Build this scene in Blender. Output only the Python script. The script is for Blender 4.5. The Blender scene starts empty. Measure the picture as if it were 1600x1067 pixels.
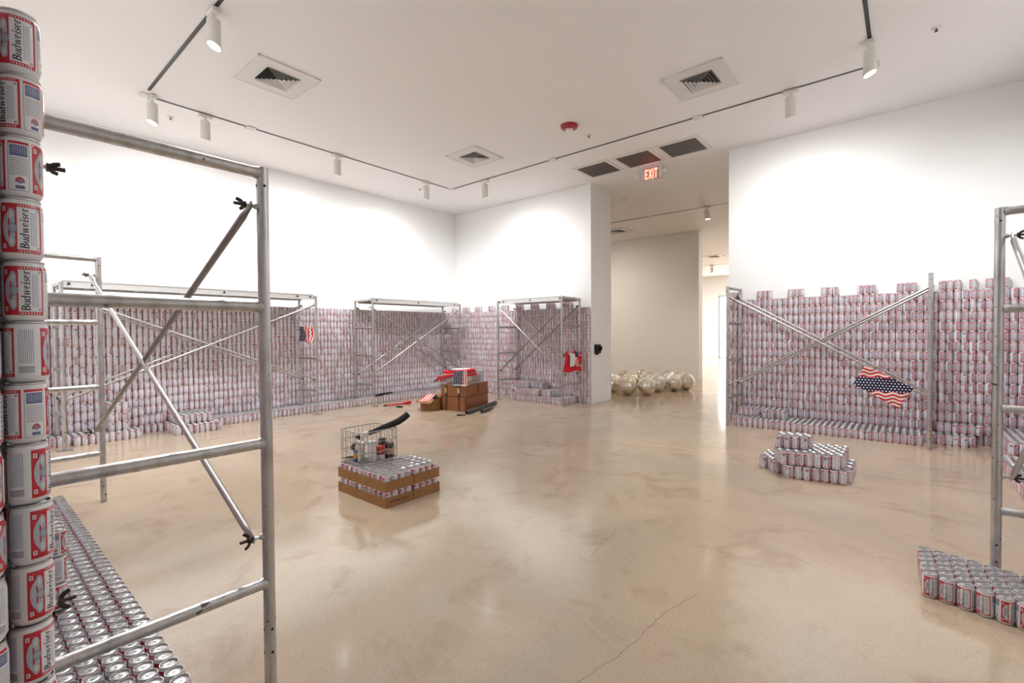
import bpy, math, random
import numpy as np
from mathutils import Vector, Matrix

random.seed(7)
SC = bpy.context.scene
COL = SC.collection
PI = math.pi
CEIL = 4.152

# ------------------------------------------------------------------ camera
YAW, PITCH, ROLL = 0.698499, 0.01954, -0.007164
CAMP = Vector((8.25304, -7.778, 1.36523))
FPX = 735.07
fw = Vector((-math.sin(YAW)*math.cos(PITCH), math.cos(YAW)*math.cos(PITCH), -math.sin(PITCH)))
rt0 = Vector((math.cos(YAW), math.sin(YAW), 0)); up0 = rt0.cross(fw)
rt = math.cos(ROLL)*rt0 + math.sin(ROLL)*up0
up = -math.sin(ROLL)*rt0 + math.cos(ROLL)*up0
cd = bpy.data.cameras.new('camera'); cam = bpy.data.objects.new('camera', cd); COL.objects.link(cam)
cd.sensor_width = 36; cd.sensor_fit = 'HORIZONTAL'; cd.lens = FPX*36/1600; cd.clip_start = 0.03; cd.clip_end = 100
m3 = Matrix((rt, up, -fw)).transposed()
cam.matrix_world = Matrix.Translation(CAMP) @ m3.to_4x4()
SC.camera = cam

# ------------------------------------------------------------------ world, exposure
w = bpy.data.worlds.new('world'); SC.world = w; w.use_nodes = True
w.node_tree.nodes['Background'].inputs[0].default_value = (1, .96, .92, 1)
w.node_tree.nodes['Background'].inputs[1].default_value = 0.25
SC.view_settings.view_transform = 'Standard'; SC.view_settings.look = 'None'
SC.view_settings.gamma = 1; SC.view_settings.use_curve_mapping = False
SC.view_settings.exposure = -0.28
SPOT_W = 230.0
SPOT_COL = (.985, .985, 1.0)

# ------------------------------------------------------------------ node helpers
class S:
    """a scalar socket with arithmetic"""
    def __init__(s, nt, sock): s.nt, s.k = nt, sock
    def _op(s, op, o, sw=False):
        n = s.nt.nodes.new('ShaderNodeMath'); n.operation = op
        a, b = (o, s) if sw else (s, o)
        for i, q in enumerate((a, b)):
            if q is None: continue
            if isinstance(q, S): s.nt.links.new(q.k, n.inputs[i])
            else: n.inputs[i].default_value = q
        return S(s.nt, n.outputs[0])
    def __add__(s, o): return s._op('ADD', o)
    __radd__ = __add__
    def __sub__(s, o): return s._op('SUBTRACT', o)
    def __rsub__(s, o): return s._op('SUBTRACT', o, True)
    def __mul__(s, o): return s._op('MULTIPLY', o)
    __rmul__ = __mul__
    def __truediv__(s, o): return s._op('DIVIDE', o)
    def __gt__(s, o): return s._op('GREATER_THAN', o)
    def __lt__(s, o): return s._op('LESS_THAN', o)
    def fract(s): return s._op('FRACT', None)
    def floor(s): return s._op('FLOOR', None)
    def sin(s): return s._op('SINE', None)
    def abs(s): return s._op('ABSOLUTE', None)
    def max(s, o): return s._op('MAXIMUM', o)
    def min(s, o): return s._op('MINIMUM', o)
def inside(a, lo, hi): return (a > lo)*(a < hi)
def ell(a, b, ca, cb, ra, rb):
    x = (a - ca)/ra; y = (b - cb)/rb
    return (x*x + y*y) < 1.0
def colmix(nt, base, fac, col):
    n = nt.nodes.new('ShaderNodeMix'); n.data_type = 'RGBA'; n.clamp_factor = True
    if isinstance(fac, S): nt.links.new(fac.k, n.inputs[0])
    else: n.inputs[0].default_value = fac
    for i, c in ((6, base), (7, col)):
        if isinstance(c, tuple): n.inputs[i].default_value = (*c[:3], 1)
        else: nt.links.new(c, n.inputs[i])
    return n.outputs[2]
MATS = {}
def mat(name, color=(.8,.8,.8), rough=.5, metal=0., emit=None, estr=0., noise=None, bump=None, spec=.5, trans=0., coat=0., alpha=1.):
    m = bpy.data.materials.new(name); m.use_nodes = True; nt = m.node_tree
    b = nt.nodes['Principled BSDF']
    b.inputs['Base Color'].default_value = (*color, 1); b.inputs['Roughness'].default_value = rough
    b.inputs['Metallic'].default_value = metal; b.inputs['Specular IOR Level'].default_value = spec
    b.inputs['Transmission Weight'].default_value = trans; b.inputs['Coat Weight'].default_value = coat
    if emit: b.inputs['Emission Color'].default_value = (*emit, 1); b.inputs['Emission Strength'].default_value = estr
    if noise or bump:
        tc = nt.nodes.new('ShaderNodeTexCoord')
    if noise:
        sc, c2, amt = noise[:3]
        n = nt.nodes.new('ShaderNodeTexNoise'); n.inputs['Scale'].default_value = sc; n.inputs['Detail'].default_value = 5
        mp = nt.nodes.new('ShaderNodeMapping'); nt.links.new(tc.outputs['Object'], mp.inputs[0])
        if len(noise) > 3: mp.inputs['Scale'].default_value = noise[3]
        nt.links.new(mp.outputs[0], n.inputs['Vector'])
        f = (S(nt, n.outputs[0]) - .5)*2.2*amt + amt*.5
        nt.links.new(colmix(nt, color, f, c2), b.inputs['Base Color'])
    if bump:
        n = nt.nodes.new('ShaderNodeTexNoise'); n.inputs['Scale'].default_value = bump[0]; n.inputs['Detail'].default_value = 3
        nt.links.new(tc.outputs['Object'], n.inputs['Vector'])
        bp = nt.nodes.new('ShaderNodeBump'); bp.inputs['Strength'].default_value = bump[1]; bp.inputs['Distance'].default_value = .004
        nt.links.new(n.outputs[0], bp.inputs['Height']); nt.links.new(bp.outputs[0], b.inputs['Normal'])
    MATS[name] = m
    return m

mat('wall_paint', (.86,.86,.85), .6, bump=(60,.05), spec=.25)
mat('ceiling_paint', (.82,.795,.78), .7, spec=.2)
def scaffold_material():
    m = mat('aluminium', (.54,.535,.53), .33, .93, bump=(90,.10)); nt = m.node_tree; b = nt.nodes['Principled BSDF']
    tc = nt.nodes.new('ShaderNodeTexCoord')
    def nz(sc, det, v=(1,1,1)):
        mp = nt.nodes.new('ShaderNodeMapping'); mp.inputs['Scale'].default_value = v; nt.links.new(tc.outputs['Object'], mp.inputs[0])
        n = nt.nodes.new('ShaderNodeTexNoise'); n.inputs['Scale'].default_value = sc; n.inputs['Detail'].default_value = det
        nt.links.new(mp.outputs[0], n.inputs['Vector']); return S(nt, n.outputs[0])
    c = colmix(nt, (.55,.545,.54), ((nz(24, 5, (1,1,.4)) - .45)*2.5).max(0.0), (.33,.315,.30))
    c = colmix(nt, c, (nz(34, 6, (1,.45,1)) > .69)*.85, (.05,.042,.038))
    nt.links.new(c, b.inputs['Base Color'])
    r = nz(40, 4)*.30 + .18; nt.links.new(r.k, b.inputs['Roughness'])
scaffold_material()
mat('brace_steel', (.47,.465,.46), .36, .92, noise=(30,(.36,.34,.32),.4))
mat('brace_dark', (.23,.215,.20), .45, .8, noise=(30,(.34,.32,.30),.5))
mat('dark_iron', (.045,.035,.03), .5, .6, noise=(60,(.10,.08,.06),.4))
mat('plank_alu', (.66,.66,.65), .4, .6, noise=(14,(.5,.5,.5),.3))
mat('hole_black', (.01,.01,.01), .8)
mat('can_alu', (.56,.56,.565), .34, .95, noise=(120,(.44,.44,.45),.4))
mat('tab_alu', (.40,.40,.41), .3, .95)
mat('ink', (.012,.014,.03), .35)
mat('cardboard', (.34,.170,.068), .75, noise=(9,(.22,.11,.045),.4), bump=(80,.06), spec=.2)
mat('carton_ink', (.06,.03,.02), .8)
mat('trunk_wood', (.30,.105,.034), .42, noise=(7,(.18,.058,.018),.6,(1,1,9)), coat=.15)
mat('trunk_strap', (.105,.036,.014), .5)
mat('brass', (.55,.45,.28), .35, .9)
mat('black_rubber', (.008,.008,.009), .55, spec=.3)
mat('grey_tube', (.055,.055,.058), .45, noise=(20,(.10,.10,.10),.5))
mat('red_plastic', (.55,.015,.03), .35)
mat('wire', (.36,.345,.32), .33, .85)
mat('crate_wire', (.62,.60,.52), .5)
mat('chrome', (.80,.77,.74), .05, 1.0)
mat('white_plastic', (.72,.70,.66), .5)
mat('track_black', (.028,.024,.022), .5)
mat('vent_paint', (.68,.66,.64), .55)
mat('fabric_white', (.75,.73,.70), .85, bump=(200,.2))
mat('fabric_red', (.62,.012,.028), .8, bump=(200,.2))
mat('fabric_navy', (.018,.022,.085), .8, bump=(200,.2))
mat('fabric_black', (.02,.02,.022), .8)
mat('sphere_steel', (.84,.80,.76), .035, 1.0)
mat('strobe_red', (.36,.004,.012), .3)
mat('clear_lens', (.8,.78,.75), .15)
mat('lamp_glass', (1,1,1), .3, emit=(1,.96,.9), estr=40)
mat('exit_red', (.9,.12,.08), .4, emit=(1.0,.20,.13), estr=5.5)
mat('exit_plate', (.62,.40,.36), .3)
mat('daylight_glass', (.9,.95,1), .2, emit=(.93,.98,1.0), estr=9)
mat('door_frame', (.20,.20,.20), .4, .5)
mat('blue_label', (.02,.06,.25), .4); mat('orange_label', (.75,.30,.02), .4); mat('red_label', (.55,.03,.02), .4)
mat('jar_brown', (.05,.02,.018), .15, coat=.5); mat('jar_label', (.55,.38,.28), .6)
mat('steel_rough', (.66,.64,.61), .25, .95)

def floor_material():
    m = bpy.data.materials.new('polished_concrete'); m.use_nodes = True; nt = m.node_tree
    b = nt.nodes['Principled BSDF']; tc = nt.nodes.new('ShaderNodeTexCoord')
    def nz(scale, det, rough=.55, dist=0):
        n = nt.nodes.new('ShaderNodeTexNoise'); n.inputs['Scale'].default_value = scale; n.inputs['Detail'].default_value = det
        n.inputs['Roughness'].default_value = rough; n.inputs['Distortion'].default_value = dist
        nt.links.new(tc.outputs['Object'], n.inputs['Vector']); return S(nt, n.outputs[0])
    big, mid, fine = nz(.55, 6, .6, .6), nz(2.3, 7, .65, .8), nz(150, 2)
    c = colmix(nt, (.50,.385,.265), (big - .38)*3.4, (.385,.320,.245))
    c = colmix(nt, c, ((mid - .53)*5.5).max(0.0)*.75, (.30,.205,.135))
    c = colmix(nt, c, ((nz(1.1, 5) - .55)*4.0).max(0.0)*.6, (.57,.48,.375))
    c = colmix(nt, c, ((nz(38, 3) - .5)*2.0).max(0.0)*.5, (.36,.27,.19))
    c = colmix(nt, c, (fine > .62)*.42, (.62,.55,.45))
    c = colmix(nt, c, (fine < .39)*.42, (.27,.20,.14))
    sp = nt.nodes.new('ShaderNodeSeparateXYZ'); nt.links.new(tc.outputs['Object'], sp.inputs[0])
    x, y = S(nt, sp.outputs[0]), S(nt, sp.outputs[1])
    wob = (mid - .5)*.05
    joint = ((y + 2.26 + wob*.15).abs() < .006).max((x - 1.30 + wob*.1).abs() < .006)
    c = colmix(nt, c, joint*.6, (.14,.10,.07))
    crk = ((x - 7.34 - (y + 5.85)*.14 + (nz(3.5, 5) - .5)*.10).abs() < .0022)*(y < -5.3)*(y > -6.6)
    crk2 = ((x - 6.77 + (y + 5.1)*.16 + (nz(2.6, 5) - .5)*.14).abs() < .002)*(y < -4.85)*(y > -5.3)
    crk3 = ((x*.70 - y*.71 + (nz(2.1, 5) - .5)*.3 - 3.72).abs() < .004)*(y < .4)*(y > -1.0)
    c = colmix(nt, c, crk.max(crk2).max(crk3)*.6, (.15,.11,.08))
    nt.links.new(c, b.inputs['Base Color'])
    r = (mid - .5)*.14 + .125 + (fine - .5)*.05
    nt.links.new(r.k, b.inputs['Roughness']); b.inputs['Specular IOR Level'].default_value = .58
    bp = nt.nodes.new('ShaderNodeBump'); bp.inputs['Strength'].default_value = .045; bp.inputs['Distance'].default_value = .01
    h = nz(9, 4); nt.links.new(h.k, bp.inputs['Height']); nt.links.new(bp.outputs[0], b.inputs['Normal'])
    MATS['floor'] = m
floor_material()

LA, LT0, LTH = .62, .10, .79          # width of a front label in half a turn, its bottom, its height
def can_material(name, text):
    m = bpy.data.materials.new(name); m.use_nodes = True; nt = m.node_tree
    b = nt.nodes['Principled BSDF']; uvn = nt.nodes.new('ShaderNodeUVMap'); uvn.uv_map = 'UVMap'
    sp = nt.nodes.new('ShaderNodeSeparateXYZ'); nt.links.new(uvn.outputs[0], sp.inputs[0])
    u, v = S(nt, sp.outputs[0]), S(nt, sp.outputs[1])
    h2 = u*2.0; s = h2.fract(); which = (h2.floor() > .5)
    a = s/LA; t = (v - LT0)/LTH
    inl = inside(t, 0, 1); tm = (t - .5).abs()          # distance from the label's middle
    WHITE, RED, GREY, SLATE, INK = (.765,.77,.80), (.52,.012,.028), (.41,.45,.52), (.12,.15,.30), (.02,.022,.05)
    front = (a < 1.0)*inl
    c = colmix(nt, WHITE, front*(tm > .43).max(a > .945).max(a < .40), RED)
    c = colmix(nt, c, front*inside(a, .42, .93)*inside(tm, .448, .485)*((a*15.0).fract() < .5)*.75, WHITE)
    cres = ell(a, t, .34, .5, .28, .36)*(a < .20)
    oval = ell(a, tm, .275, .27, .085, .125)
    bar = ell(a, tm, .30, .14, .06, .12)
    em = cres.max(oval).max(bar)*inside(tm, -1, .40)
    c = colmix(nt, c, front*em, GREY)
    c = colmix(nt, c, front*ell(a, tm, .275, .27, .045, .075), (.60,.61,.61))
    c = colmix(nt, c, front*ell(a, t, .30, .5, .10, .105), (.22,.25,.32))
    c = colmix(nt, c, front*ell(a, t, .30, .5, .07, .075), (.36,.39,.45))
    c = colmix(nt, c, front*inside(a, .05, .14)*inside(tm, .33, .42), (.66,.65,.62))
    c = colmix(nt, c, front*inside(a, .075, .115)*inside(tm, .35, .40), (.20,.24,.28))
    if text:
        f = (t*10.5).fract()
        c = colmix(nt, c, front*inside(a, .455, .64)*(tm < .40)*(f < .78)*((f*2.7 + a*6.0).fract() < .62), INK)
    n = nt.nodes.new('ShaderNodeTexNoise'); n.inputs['Scale'].default_value = 90
    nt.links.new(uvn.outputs[0], n.inputs[0]); nn = S(nt, n.outputs[0])
    c = colmix(nt, c, front*inside(a, .70, .88)*(tm < .34)*((a*24.0).fract() < .42)*(nn > .42)*.9, (.22,.25,.40))
    c = colmix(nt, c, front*inside(a, .86, .92)*inside(tm, .36, .41), (.28,.32,.38))
    bb = (s - .66)/.30
    info = inside(bb, 0, 1)*inl; i0 = info*(1.0 - which); i1 = info*which
    edge = (bb < .035).max(bb > .965).max(t < .012)
    c = colmix(nt, c, i0*edge, (.30,.31,.36))
    c = colmix(nt, c, i0*(t > .945), RED)
    c = colmix(nt, c, i0*inside(bb, .09, .91)*inside(t, .70, .925), SLATE)
    c = colmix(nt, c, i0*inside(bb, .13, .87)*inside(t, .75, .90)*((bb*9.0).fract() < .45)*(nn > .45)*.8, (.42,.45,.52))
    c = colmix(nt, c, i0*inside(bb, .09, .91)*inside(t, .31, .66)*((t*25.0).fract() < .40), (.30,.30,.35))
    c = colmix(nt, c, i0*ell(bb, t, .55, .18, .22, .10)*(t > .17), (.50,.06,.05))
    c = colmix(nt, c, i0*ell(bb, t, .55, .19, .13, .05), (.22,.25,.38))
    c = colmix(nt, c, i0*inside(bb, .34, .76)*inside(t, .04, .11), (.12,.14,.25))
    c = colmix(nt, c, i1*inside(bb, .06, .80)*inside(t, .27, .97)*((bb*11.0).fract() < .42)*(nn > .40), (.24,.26,.38))
    c = colmix(nt, c, i1*inside(bb, .06, .80)*inside(t, .07, .22)*((t*36.0).fract() < .58), (.16,.16,.25))
    nt.links.new(c, b.inputs['Base Color'])
    b.inputs['Roughness'].default_value = .30; b.inputs['Coat Weight'].default_value = .25; b.inputs['Coat Roughness'].default_value = .12
    MATS[name] = m
can_material('can_print', True); can_material('can_print_blank', False)

def flag_material(name, z0, z1, flip=False, freq=13.0, g=18.0):
    """bandana print: navy band with white stars between uv v = z0..z1, wavy red and white stripes elsewhere"""
    m = bpy.data.materials.new(name); m.use_nodes = True; nt = m.node_tree
    b = nt.nodes['Principled BSDF']; uvn = nt.nodes.new('ShaderNodeUVMap'); uvn.uv_map = 'UVMap'
    sp = nt.nodes.new('ShaderNodeSeparateXYZ'); nt.links.new(uvn.outputs[0], sp.inputs[0])
    u, v = S(nt, sp.outputs[0]), S(nt, sp.outputs[1])
    if flip: u, v = v, u
    wv = v + (u*26.0).sin()*.020
    st = (wv*freq).fract() < .5
    c = colmix(nt, (.74,.68,.60), st, (.56,.022,.045))
    nav = inside(wv, z0, z1)
    c = colmix(nt, c, nav, (.016,.016,.055))
    row = (v*g).floor(); uu = (u*g + row*.5).fract() - .5; vv = (v*g).fract() - .5
    c = colmix(nt, c, nav*((uu*uu + vv*vv) < .06), (.75,.73,.70))
    nt.links.new(c, b.inputs['Base Color']); b.inputs['Roughness'].default_value = .85; b.inputs['Specular IOR Level'].default_value = .2
    MATS[name] = m
flag_material('flag_print', .40, .70); flag_material('flag_print_side', .02, .36, True, 6.0, 11.0)
flag_material('flag_stripes', 1.5, 1.6, True, 5.0); flag_material('flag_stars', -.5, .70, True, 7.0, 8.0)

# ------------------------------------------------------------------ mesh helpers
class MB:
    def __init__(s): s.v, s.f, s.m, s.uv = [], [], [], {}
    def add(s, vs, fs, mi=0):
        o = len(s.v); s.v += [tuple(q) for q in vs]
        for f in fs: s.f.append(tuple(i + o for i in f)); s.m.append(mi)
        return s
    def box(s, x0, x1, y0, y1, z0, z1, mi=0, M=None):
        vs = [Vector(q) for q in ((x0,y0,z0),(x1,y0,z0),(x1,y1,z0),(x0,y1,z0),(x0,y0,z1),(x1,y0,z1),(x1,y1,z1),(x0,y1,z1))]
        if M: vs = [M @ q for q in vs]
        return s.add(vs, [(3,2,1,0),(4,5,6,7),(0,1,5,4),(1,2,6,5),(2,3,7,6),(3,0,4,7)], mi)
    def tube(s, p, q, r, n=12, r2=None, mi=0, caps=True): return s.sweep([p, q], [r, r if r2 is None else r2], n, mi, caps)
    def sweep(s, pts, rad, n=10, mi=0, caps=True, flat=None):
        pts = [Vector(q) for q in pts]
        if not isinstance(rad, (list, tuple)): rad = [rad]*len(pts)
        rings = []; pu = None
        for i, c in enumerate(pts):
            d = (pts[min(i+1, len(pts)-1)] - pts[max(i-1, 0)]).normalized()
            if pu is None: pu = Vector((0,0,1)) if abs(d.z) < .9 else Vector((1,0,0))
            a = (pu - d*pu.dot(d)).normalized(); b = d.cross(a); pu = a
            fl = flat[i] if flat else 1
            rings.append([c + a*rad[i]*math.cos(2*PI*k/n) + b*rad[i]*fl*math.sin(2*PI*k/n) for k in range(n)])
        vs = [q for rg in rings for q in rg]; fs = []
        for i in range(len(pts)-1):
            for k in range(n): fs.append((i*n+k, i*n+(k+1) % n, (i+1)*n+(k+1) % n, (i+1)*n+k))
        if caps: fs += [tuple(range(n-1, -1, -1)), tuple((len(pts)-1)*n+k for k in range(n))]
        return s.add(vs, fs, mi)
    def lathe(s, prof, n=20, c=(0,0,0), mis=None, M=None):
        """prof: (r, z) from bottom to top; r = 0 closes"""
        o = len(s.v); c = Vector(c); idx = []
        for r, z in prof:
            if r < 1e-6: idx.append([len(s.v)]); s.v.append(tuple((M @ Vector((0,0,z)) if M else Vector((0,0,z))) + c))
            else:
                row = []
                for k in range(n):
                    q = Vector((r*math.cos(2*PI*k/n), r*math.sin(2*PI*k/n), z))
                    if M: q = M @ q
                    row.append(len(s.v)); s.v.append(tuple(q + c))
                idx.append(row)
        for i in range(len(prof)-1):
            A, B = idx[i], idx[i+1]; mi = mis[i] if mis else 0
            for k in range(n):
                k2 = (k+1) % n
                if len(A) == 1 and len(B) == 1: continue
                if len(A) == 1: f = (A[0], B[k2], B[k])
                elif len(B) == 1: f = (A[k], A[k2], B[0])
                else: f = (A[k], A[k2], B[k2], B[k])
                s.f.append(f); s.m.append(mi)
        return s
    def mesh(s, name, mats, smooth=True, angle=35):
        me = bpy.data.meshes.new(name); me.from_pydata(s.v, [], s.f)
        for q in (mats if isinstance(mats, (list, tuple)) else [mats]): me.materials.append(MATS[q])
        if any(s.m): me.polygons.foreach_set('material_index', s.m)
        if smooth:
            me.polygons.foreach_set('use_smooth', [True]*len(me.polygons)); me.set_sharp_from_angle(angle=math.radians(angle))
        me.update(); return me
    def obj(s, name, mats, parent=None, smooth=True, **kw):
        return link(name, s.mesh(name, mats, smooth), parent, **kw)
def link(name, data, parent=None, loc=None, rotz=0, label=None, cat=None, group=None, kind=None):
    o = bpy.data.objects.new(name, data); COL.objects.link(o)
    if parent: o.parent = parent
    if loc is not None: o.location = loc
    if rotz: o.rotation_euler = (0, 0, rotz)
    if label: o['label'] = label
    if cat: o['category'] = cat
    if group: o['group'] = group
    if kind: o['kind'] = kind
    return o
def thing(name, label, cat, loc=(0,0,0), rotz=0, group=None):
    o = link(name, None, None, loc, rotz, label, cat, group); o.empty_display_size = .1; return o
def cloth(name, mt, P00, P10, P11, P01, parent=None, nu=20, nv=16, wave=.012, nrm=(0,-1,0), thick=.002, sag=0., fn=None, seed=0, uvfn=None, **kw):
    """a wavy piece of fabric over four corners"""
    rnd = random.Random(seed); ph = [rnd.uniform(0, 6) for _ in range(4)]
    P00, P10, P11, P01 = map(Vector, (P00, P10, P11, P01)); N = Vector(nrm).normalized(); vs, uvs = [], []
    for j in range(nv+1):
        for i in range(nu+1):
            a, b = i/nu, j/nv
            q = P00*(1-a)*(1-b) + P10*a*(1-b) + P11*a*b + P01*(1-a)*b
            d = wave*(math.sin(9*a + ph[0] + 3*b) + .6*math.sin(14*a - 5*b + ph[1]) + .5*math.sin(7*b + ph[2]))
            q = q + N*d
            q.z -= sag*math.sin(PI*a)*(1 - b*.5)
            if fn: q = fn(q, a, b)
            vs.append(tuple(q)); uvs.append(uvfn(q, a, b) if uvfn else (a, b))
    fs = [(j*(nu+1)+i, j*(nu+1)+i+1, (j+1)*(nu+1)+i+1, (j+1)*(nu+1)+i) for j in range(nv) for i in range(nu)]
    # give it thickness: back sheet plus rim
    n0 = len(vs); vs2 = [tuple(Vector(q) - N*thick) for q in vs]
    me = bpy.data.meshes.new(name)
    back = [tuple(n0 + k for k in reversed(f)) for f in fs]
    rim = []; bd = [i for i in range(nu+1)] + [(j)*(nu+1)+nu for j in range(1, nv+1)] + [nv*(nu+1)+i for i in range(nu-1, -1, -1)] + [j*(nu+1) for j in range(nv-1, 0, -1)]
    for k in range(len(bd)):
        a, b = bd[k], bd[(k+1) % len(bd)]; rim.append((b, a, a+n0, b+n0))
    me.from_pydata(vs + vs2, [], fs + back + rim)
    ul = me.uv_layers.new(name='UVMap'); li = np.zeros(len(me.loops), dtype=np.int32); me.loops.foreach_get('vertex_index', li)
    ul.data.foreach_set('uv', np.array(uvs + uvs, dtype=np.float32)[li].ravel())
    me.materials.append(MATS[mt]); me.polygons.foreach_set('use_smooth', [True]*len(me.polygons)); me.update()
    return link(name, me, parent, **kw)

# ------------------------------------------------------------------ room
def slab(name, x0, x1, y0, y1, z0, z1, mt, label, cat=None, parent=None):
    o = MB().box(x0, x1, y0, y1, z0, z1).obj(name, mt, parent, smooth=False)
    if not parent: o['kind'] = 'structure'; o['label'] = label; o['category'] = cat or name.split('_')[0]
    return o
slab('floor', -3.2, 11.2, -11.2, 17.8, -.2, 0, 'floor', 'polished tan concrete floor with fine cracks and saw joints')
slab('ceiling', -3.2, 11.2, -11.2, 17.8, CEIL, CEIL+.2, 'ceiling_paint', 'flat white gallery ceiling')
slab('wall_left', -.2, 0, -7.98, 0, 0, CEIL, 'wall_paint', 'white left gallery wall above the stacked cans')
slab('wall_back', -3.2, 3.68, 0, .78, 0, CEIL, 'wall_paint', 'white back wall ending in a pier beside the opening')
slab('wall_back_right', 6.126, 9.65, 0, .78, 0, CEIL, 'wall_paint', 'white back wall to the right of the opening')
slab('wall_right', 9.45, 9.65, -11, 0, 0, CEIL, 'wall_paint', 'white right gallery wall')
slab('wall_front', -.2, 6.93, -7.98, -7.785, 0, CEIL, 'wall_paint', 'white front gallery wall behind the can column')
slab('wall_entrance', 6.73, 9.65, -11.2, -11, 0, CEIL, 'wall_paint', 'white end wall of the entrance')
slab('wall_entrance_side', 6.73, 6.93, -11, -7.98, 0, CEIL, 'wall_paint', 'white side wall of the entrance')
slab('wall_next_room', -3.2, 3.79, 5.66, 5.97, 0, CEIL, 'wall_paint', 'white wall behind the mirrored spheres')
slab('wall_far', -3.2, 11.2, 17.5, 17.8, 0, CEIL, 'wall_paint', 'bright white wall at the far end')
slab('wall_far_left', -3.2, -3.0, .78, 17.5, 0, CEIL, 'wall_paint', 'white left wall of the rooms beyond')
slab('wall_far_right', 11.0, 11.2, -.5, 17.5, 0, CEIL, 'wall_paint', 'white right wall of the rooms beyond')
slab('wall_return', 9.65, 11.2, -.5, .78, 0, CEIL, 'wall_paint', 'white wall return beyond the opening')
# bright glazed door far away
d = slab('door_1', .95, 3.0, 17.42, 17.44, .02, 3.1, 'daylight_glass', 'bright glazed door at the far end')
mb = MB()
for q in ((.90,.95,0,3.15),(1.95,2.0,0,3.15),(3.0,3.05,0,3.15)): mb.box(q[0], q[1], 17.38, 17.47, q[2], q[3])
mb.box(.9, 3.05, 17.38, 17.47, 3.1, 3.15).box(.9, 3.05, 17.38, 17.47, 0, .03)
mb.obj('door_frame', 'door_frame', d, smooth=False)

# ------------------------------------------------------------------ lighting tracks and heads
def track(label, segs, joints):
    t = thing('lighting_track', label, 'track', (segs[0][0], segs[0][1], CEIL-.003))
    o = Vector((segs[0][0], segs[0][1], CEIL))
    for x0, y0, x1, y1 in segs:
        mb = MB()
        if abs(x1-x0) > abs(y1-y0): mb.box(min(x0,x1)-o.x, max(x0,x1)-o.x, y0-.016-o.y, y0+.016-o.y, -.002, 0)
        else: mb.box(x0-.016-o.x, x0+.016-o.x, min(y0,y1)-o.y, max(y0,y1)-o.y, -.002, 0)
        mb.obj('track_segment', 'track_black', t, smooth=False)
    for x, y in joints:
        MB().box(x-.055-o.x, x+.055-o.x, y-.055-o.y, y+.055-o.y, -.014, 0).obj('connector', 'vent_paint', t, smooth=False)
track('long black ceiling track along the left wall', [(1.45,-6.2,1.45,-5.19),(1.45,-5.06,1.45,-1.56)], [(1.45,-5.125)])
track('black ceiling track along the back wall', [(1.56,-1.48,3.79,-1.48),(3.92,-1.48,6.10,-1.48),(6.20,-1.48,7.90,-1.48)], [(1.48,-1.48),(3.855,-1.48),(6.15,-1.48)])
track('black ceiling track along the right side of the room', [(7.96,-1.55,7.96,-4.2),(7.96,-4.3,7.96,-6.2)], [(7.96,-1.48)])
track('black ceiling track nearest the can column', [(1.62,-6.28,3.55,-6.28),(3.72,-6.28,7.88,-6.28)], [(1.47,-6.28),(7.96,-6.28)])
track('ceiling track in the room of mirrored spheres', [(-1.0,3.16,3.45,3.16),(3.52,3.16,9.0,3.16)], [])
track('ceiling track far away beyond the opening', [(-1.5,13.0,3.2,13.9)[:2] + (3.2,13.0)], [])

def lamp_head(x, y, ang, label, watt=1.0, tilt=0., group='track lamp heads', lamp=True, cone=164, aim=26, col=None):
    """ang: compass direction (radians) the lamp throws its light to"""
    t = thing('track_lamp', label, 'lamp', (x, y, CEIL-.35), ang, group)
    H = .35
    MB().box(-.03, .03, -.075, .075, H-.045, H-.012).obj('adapter', 'white_plastic', t, smooth=False)
    MB().tube((0,0,H-.04), (0,0,H-.10), .011, 8).obj('stem', 'white_plastic', t)
    mb = MB(); n = 24; r = .054; zt = H-.09
    R = Matrix.Rotation(tilt, 3, 'Y')
    vs, fs = [], []
    def ring(rr, zf):
        o = len(vs)
        for k in range(n):
            a = 2*PI*k/n; cx, cy = math.cos(a)*rr, math.sin(a)*rr
            q = R @ Vector((cx, cy, zf(cx) - zt)); vs.append((q.x, q.y, q.z + zt))
        return o
    slant = lambda cx: .035 + cx*.42
    a0 = ring(r*.88, lambda c: zt); a1 = ring(r, lambda c: zt-.008); a2 = ring(r, slant); a3 = ring(r*.9, slant); a4 = ring(r*.9, lambda c: slant(c)+.035)
    for p, q in ((a0,a1),(a1,a2),(a2,a3),(a3,a4)):
        for k in range(n): fs.append((p+k, q+k, q+(k+1) % n, p+(k+1) % n))
    fs.append(tuple(a0+k for k in range(n)))
    mb.add(vs, fs).obj('housing', 'white_plastic', t)
    vs2 = []; 
    for k in range(n):
        a = 2*PI*k/n; cx, cy = math.cos(a)*r*.89, math.sin(a)*r*.89
        q = R @ Vector((cx, cy, slant(cx)+.022 - zt)); vs2.append((q.x, q.y, q.z + zt))
    MB().add(vs2, [tuple(range(n-1, -1, -1))]).obj('lens', 'lamp_glass' if lamp else 'clear_lens', t, smooth=False)
    if lamp:
        ld = bpy.data.lights.new('lamp_light', 'SPOT'); ld.energy = SPOT_W*watt; ld.color = col or SPOT_COL
        ld.spot_size = math.radians(cone); ld.spot_blend = 1.0; ld.shadow_soft_size = .05
        lo = link('lamp_light', ld, t)
        lo.location = (.03, 0, -.015); lo.rotation_euler = (0, math.radians(-aim), 0)
    return t
WARM = (1.0, .87, .75)
W, E_, N_, S_ = PI, 0, PI/2, -PI/2
lamp_head(1.43, -5.66, W, 'white lamp head on the left track nearest the can column')
lamp_head(1.45, -3.87, W, 'white lamp head midway along the left wall track')
lamp_head(1.46, -2.11, W, 'white lamp head of the left track nearest the far corner')
lamp_head(2.33, -1.46, N_, 'white lamp head of the back track nearest the far corner')
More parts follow.
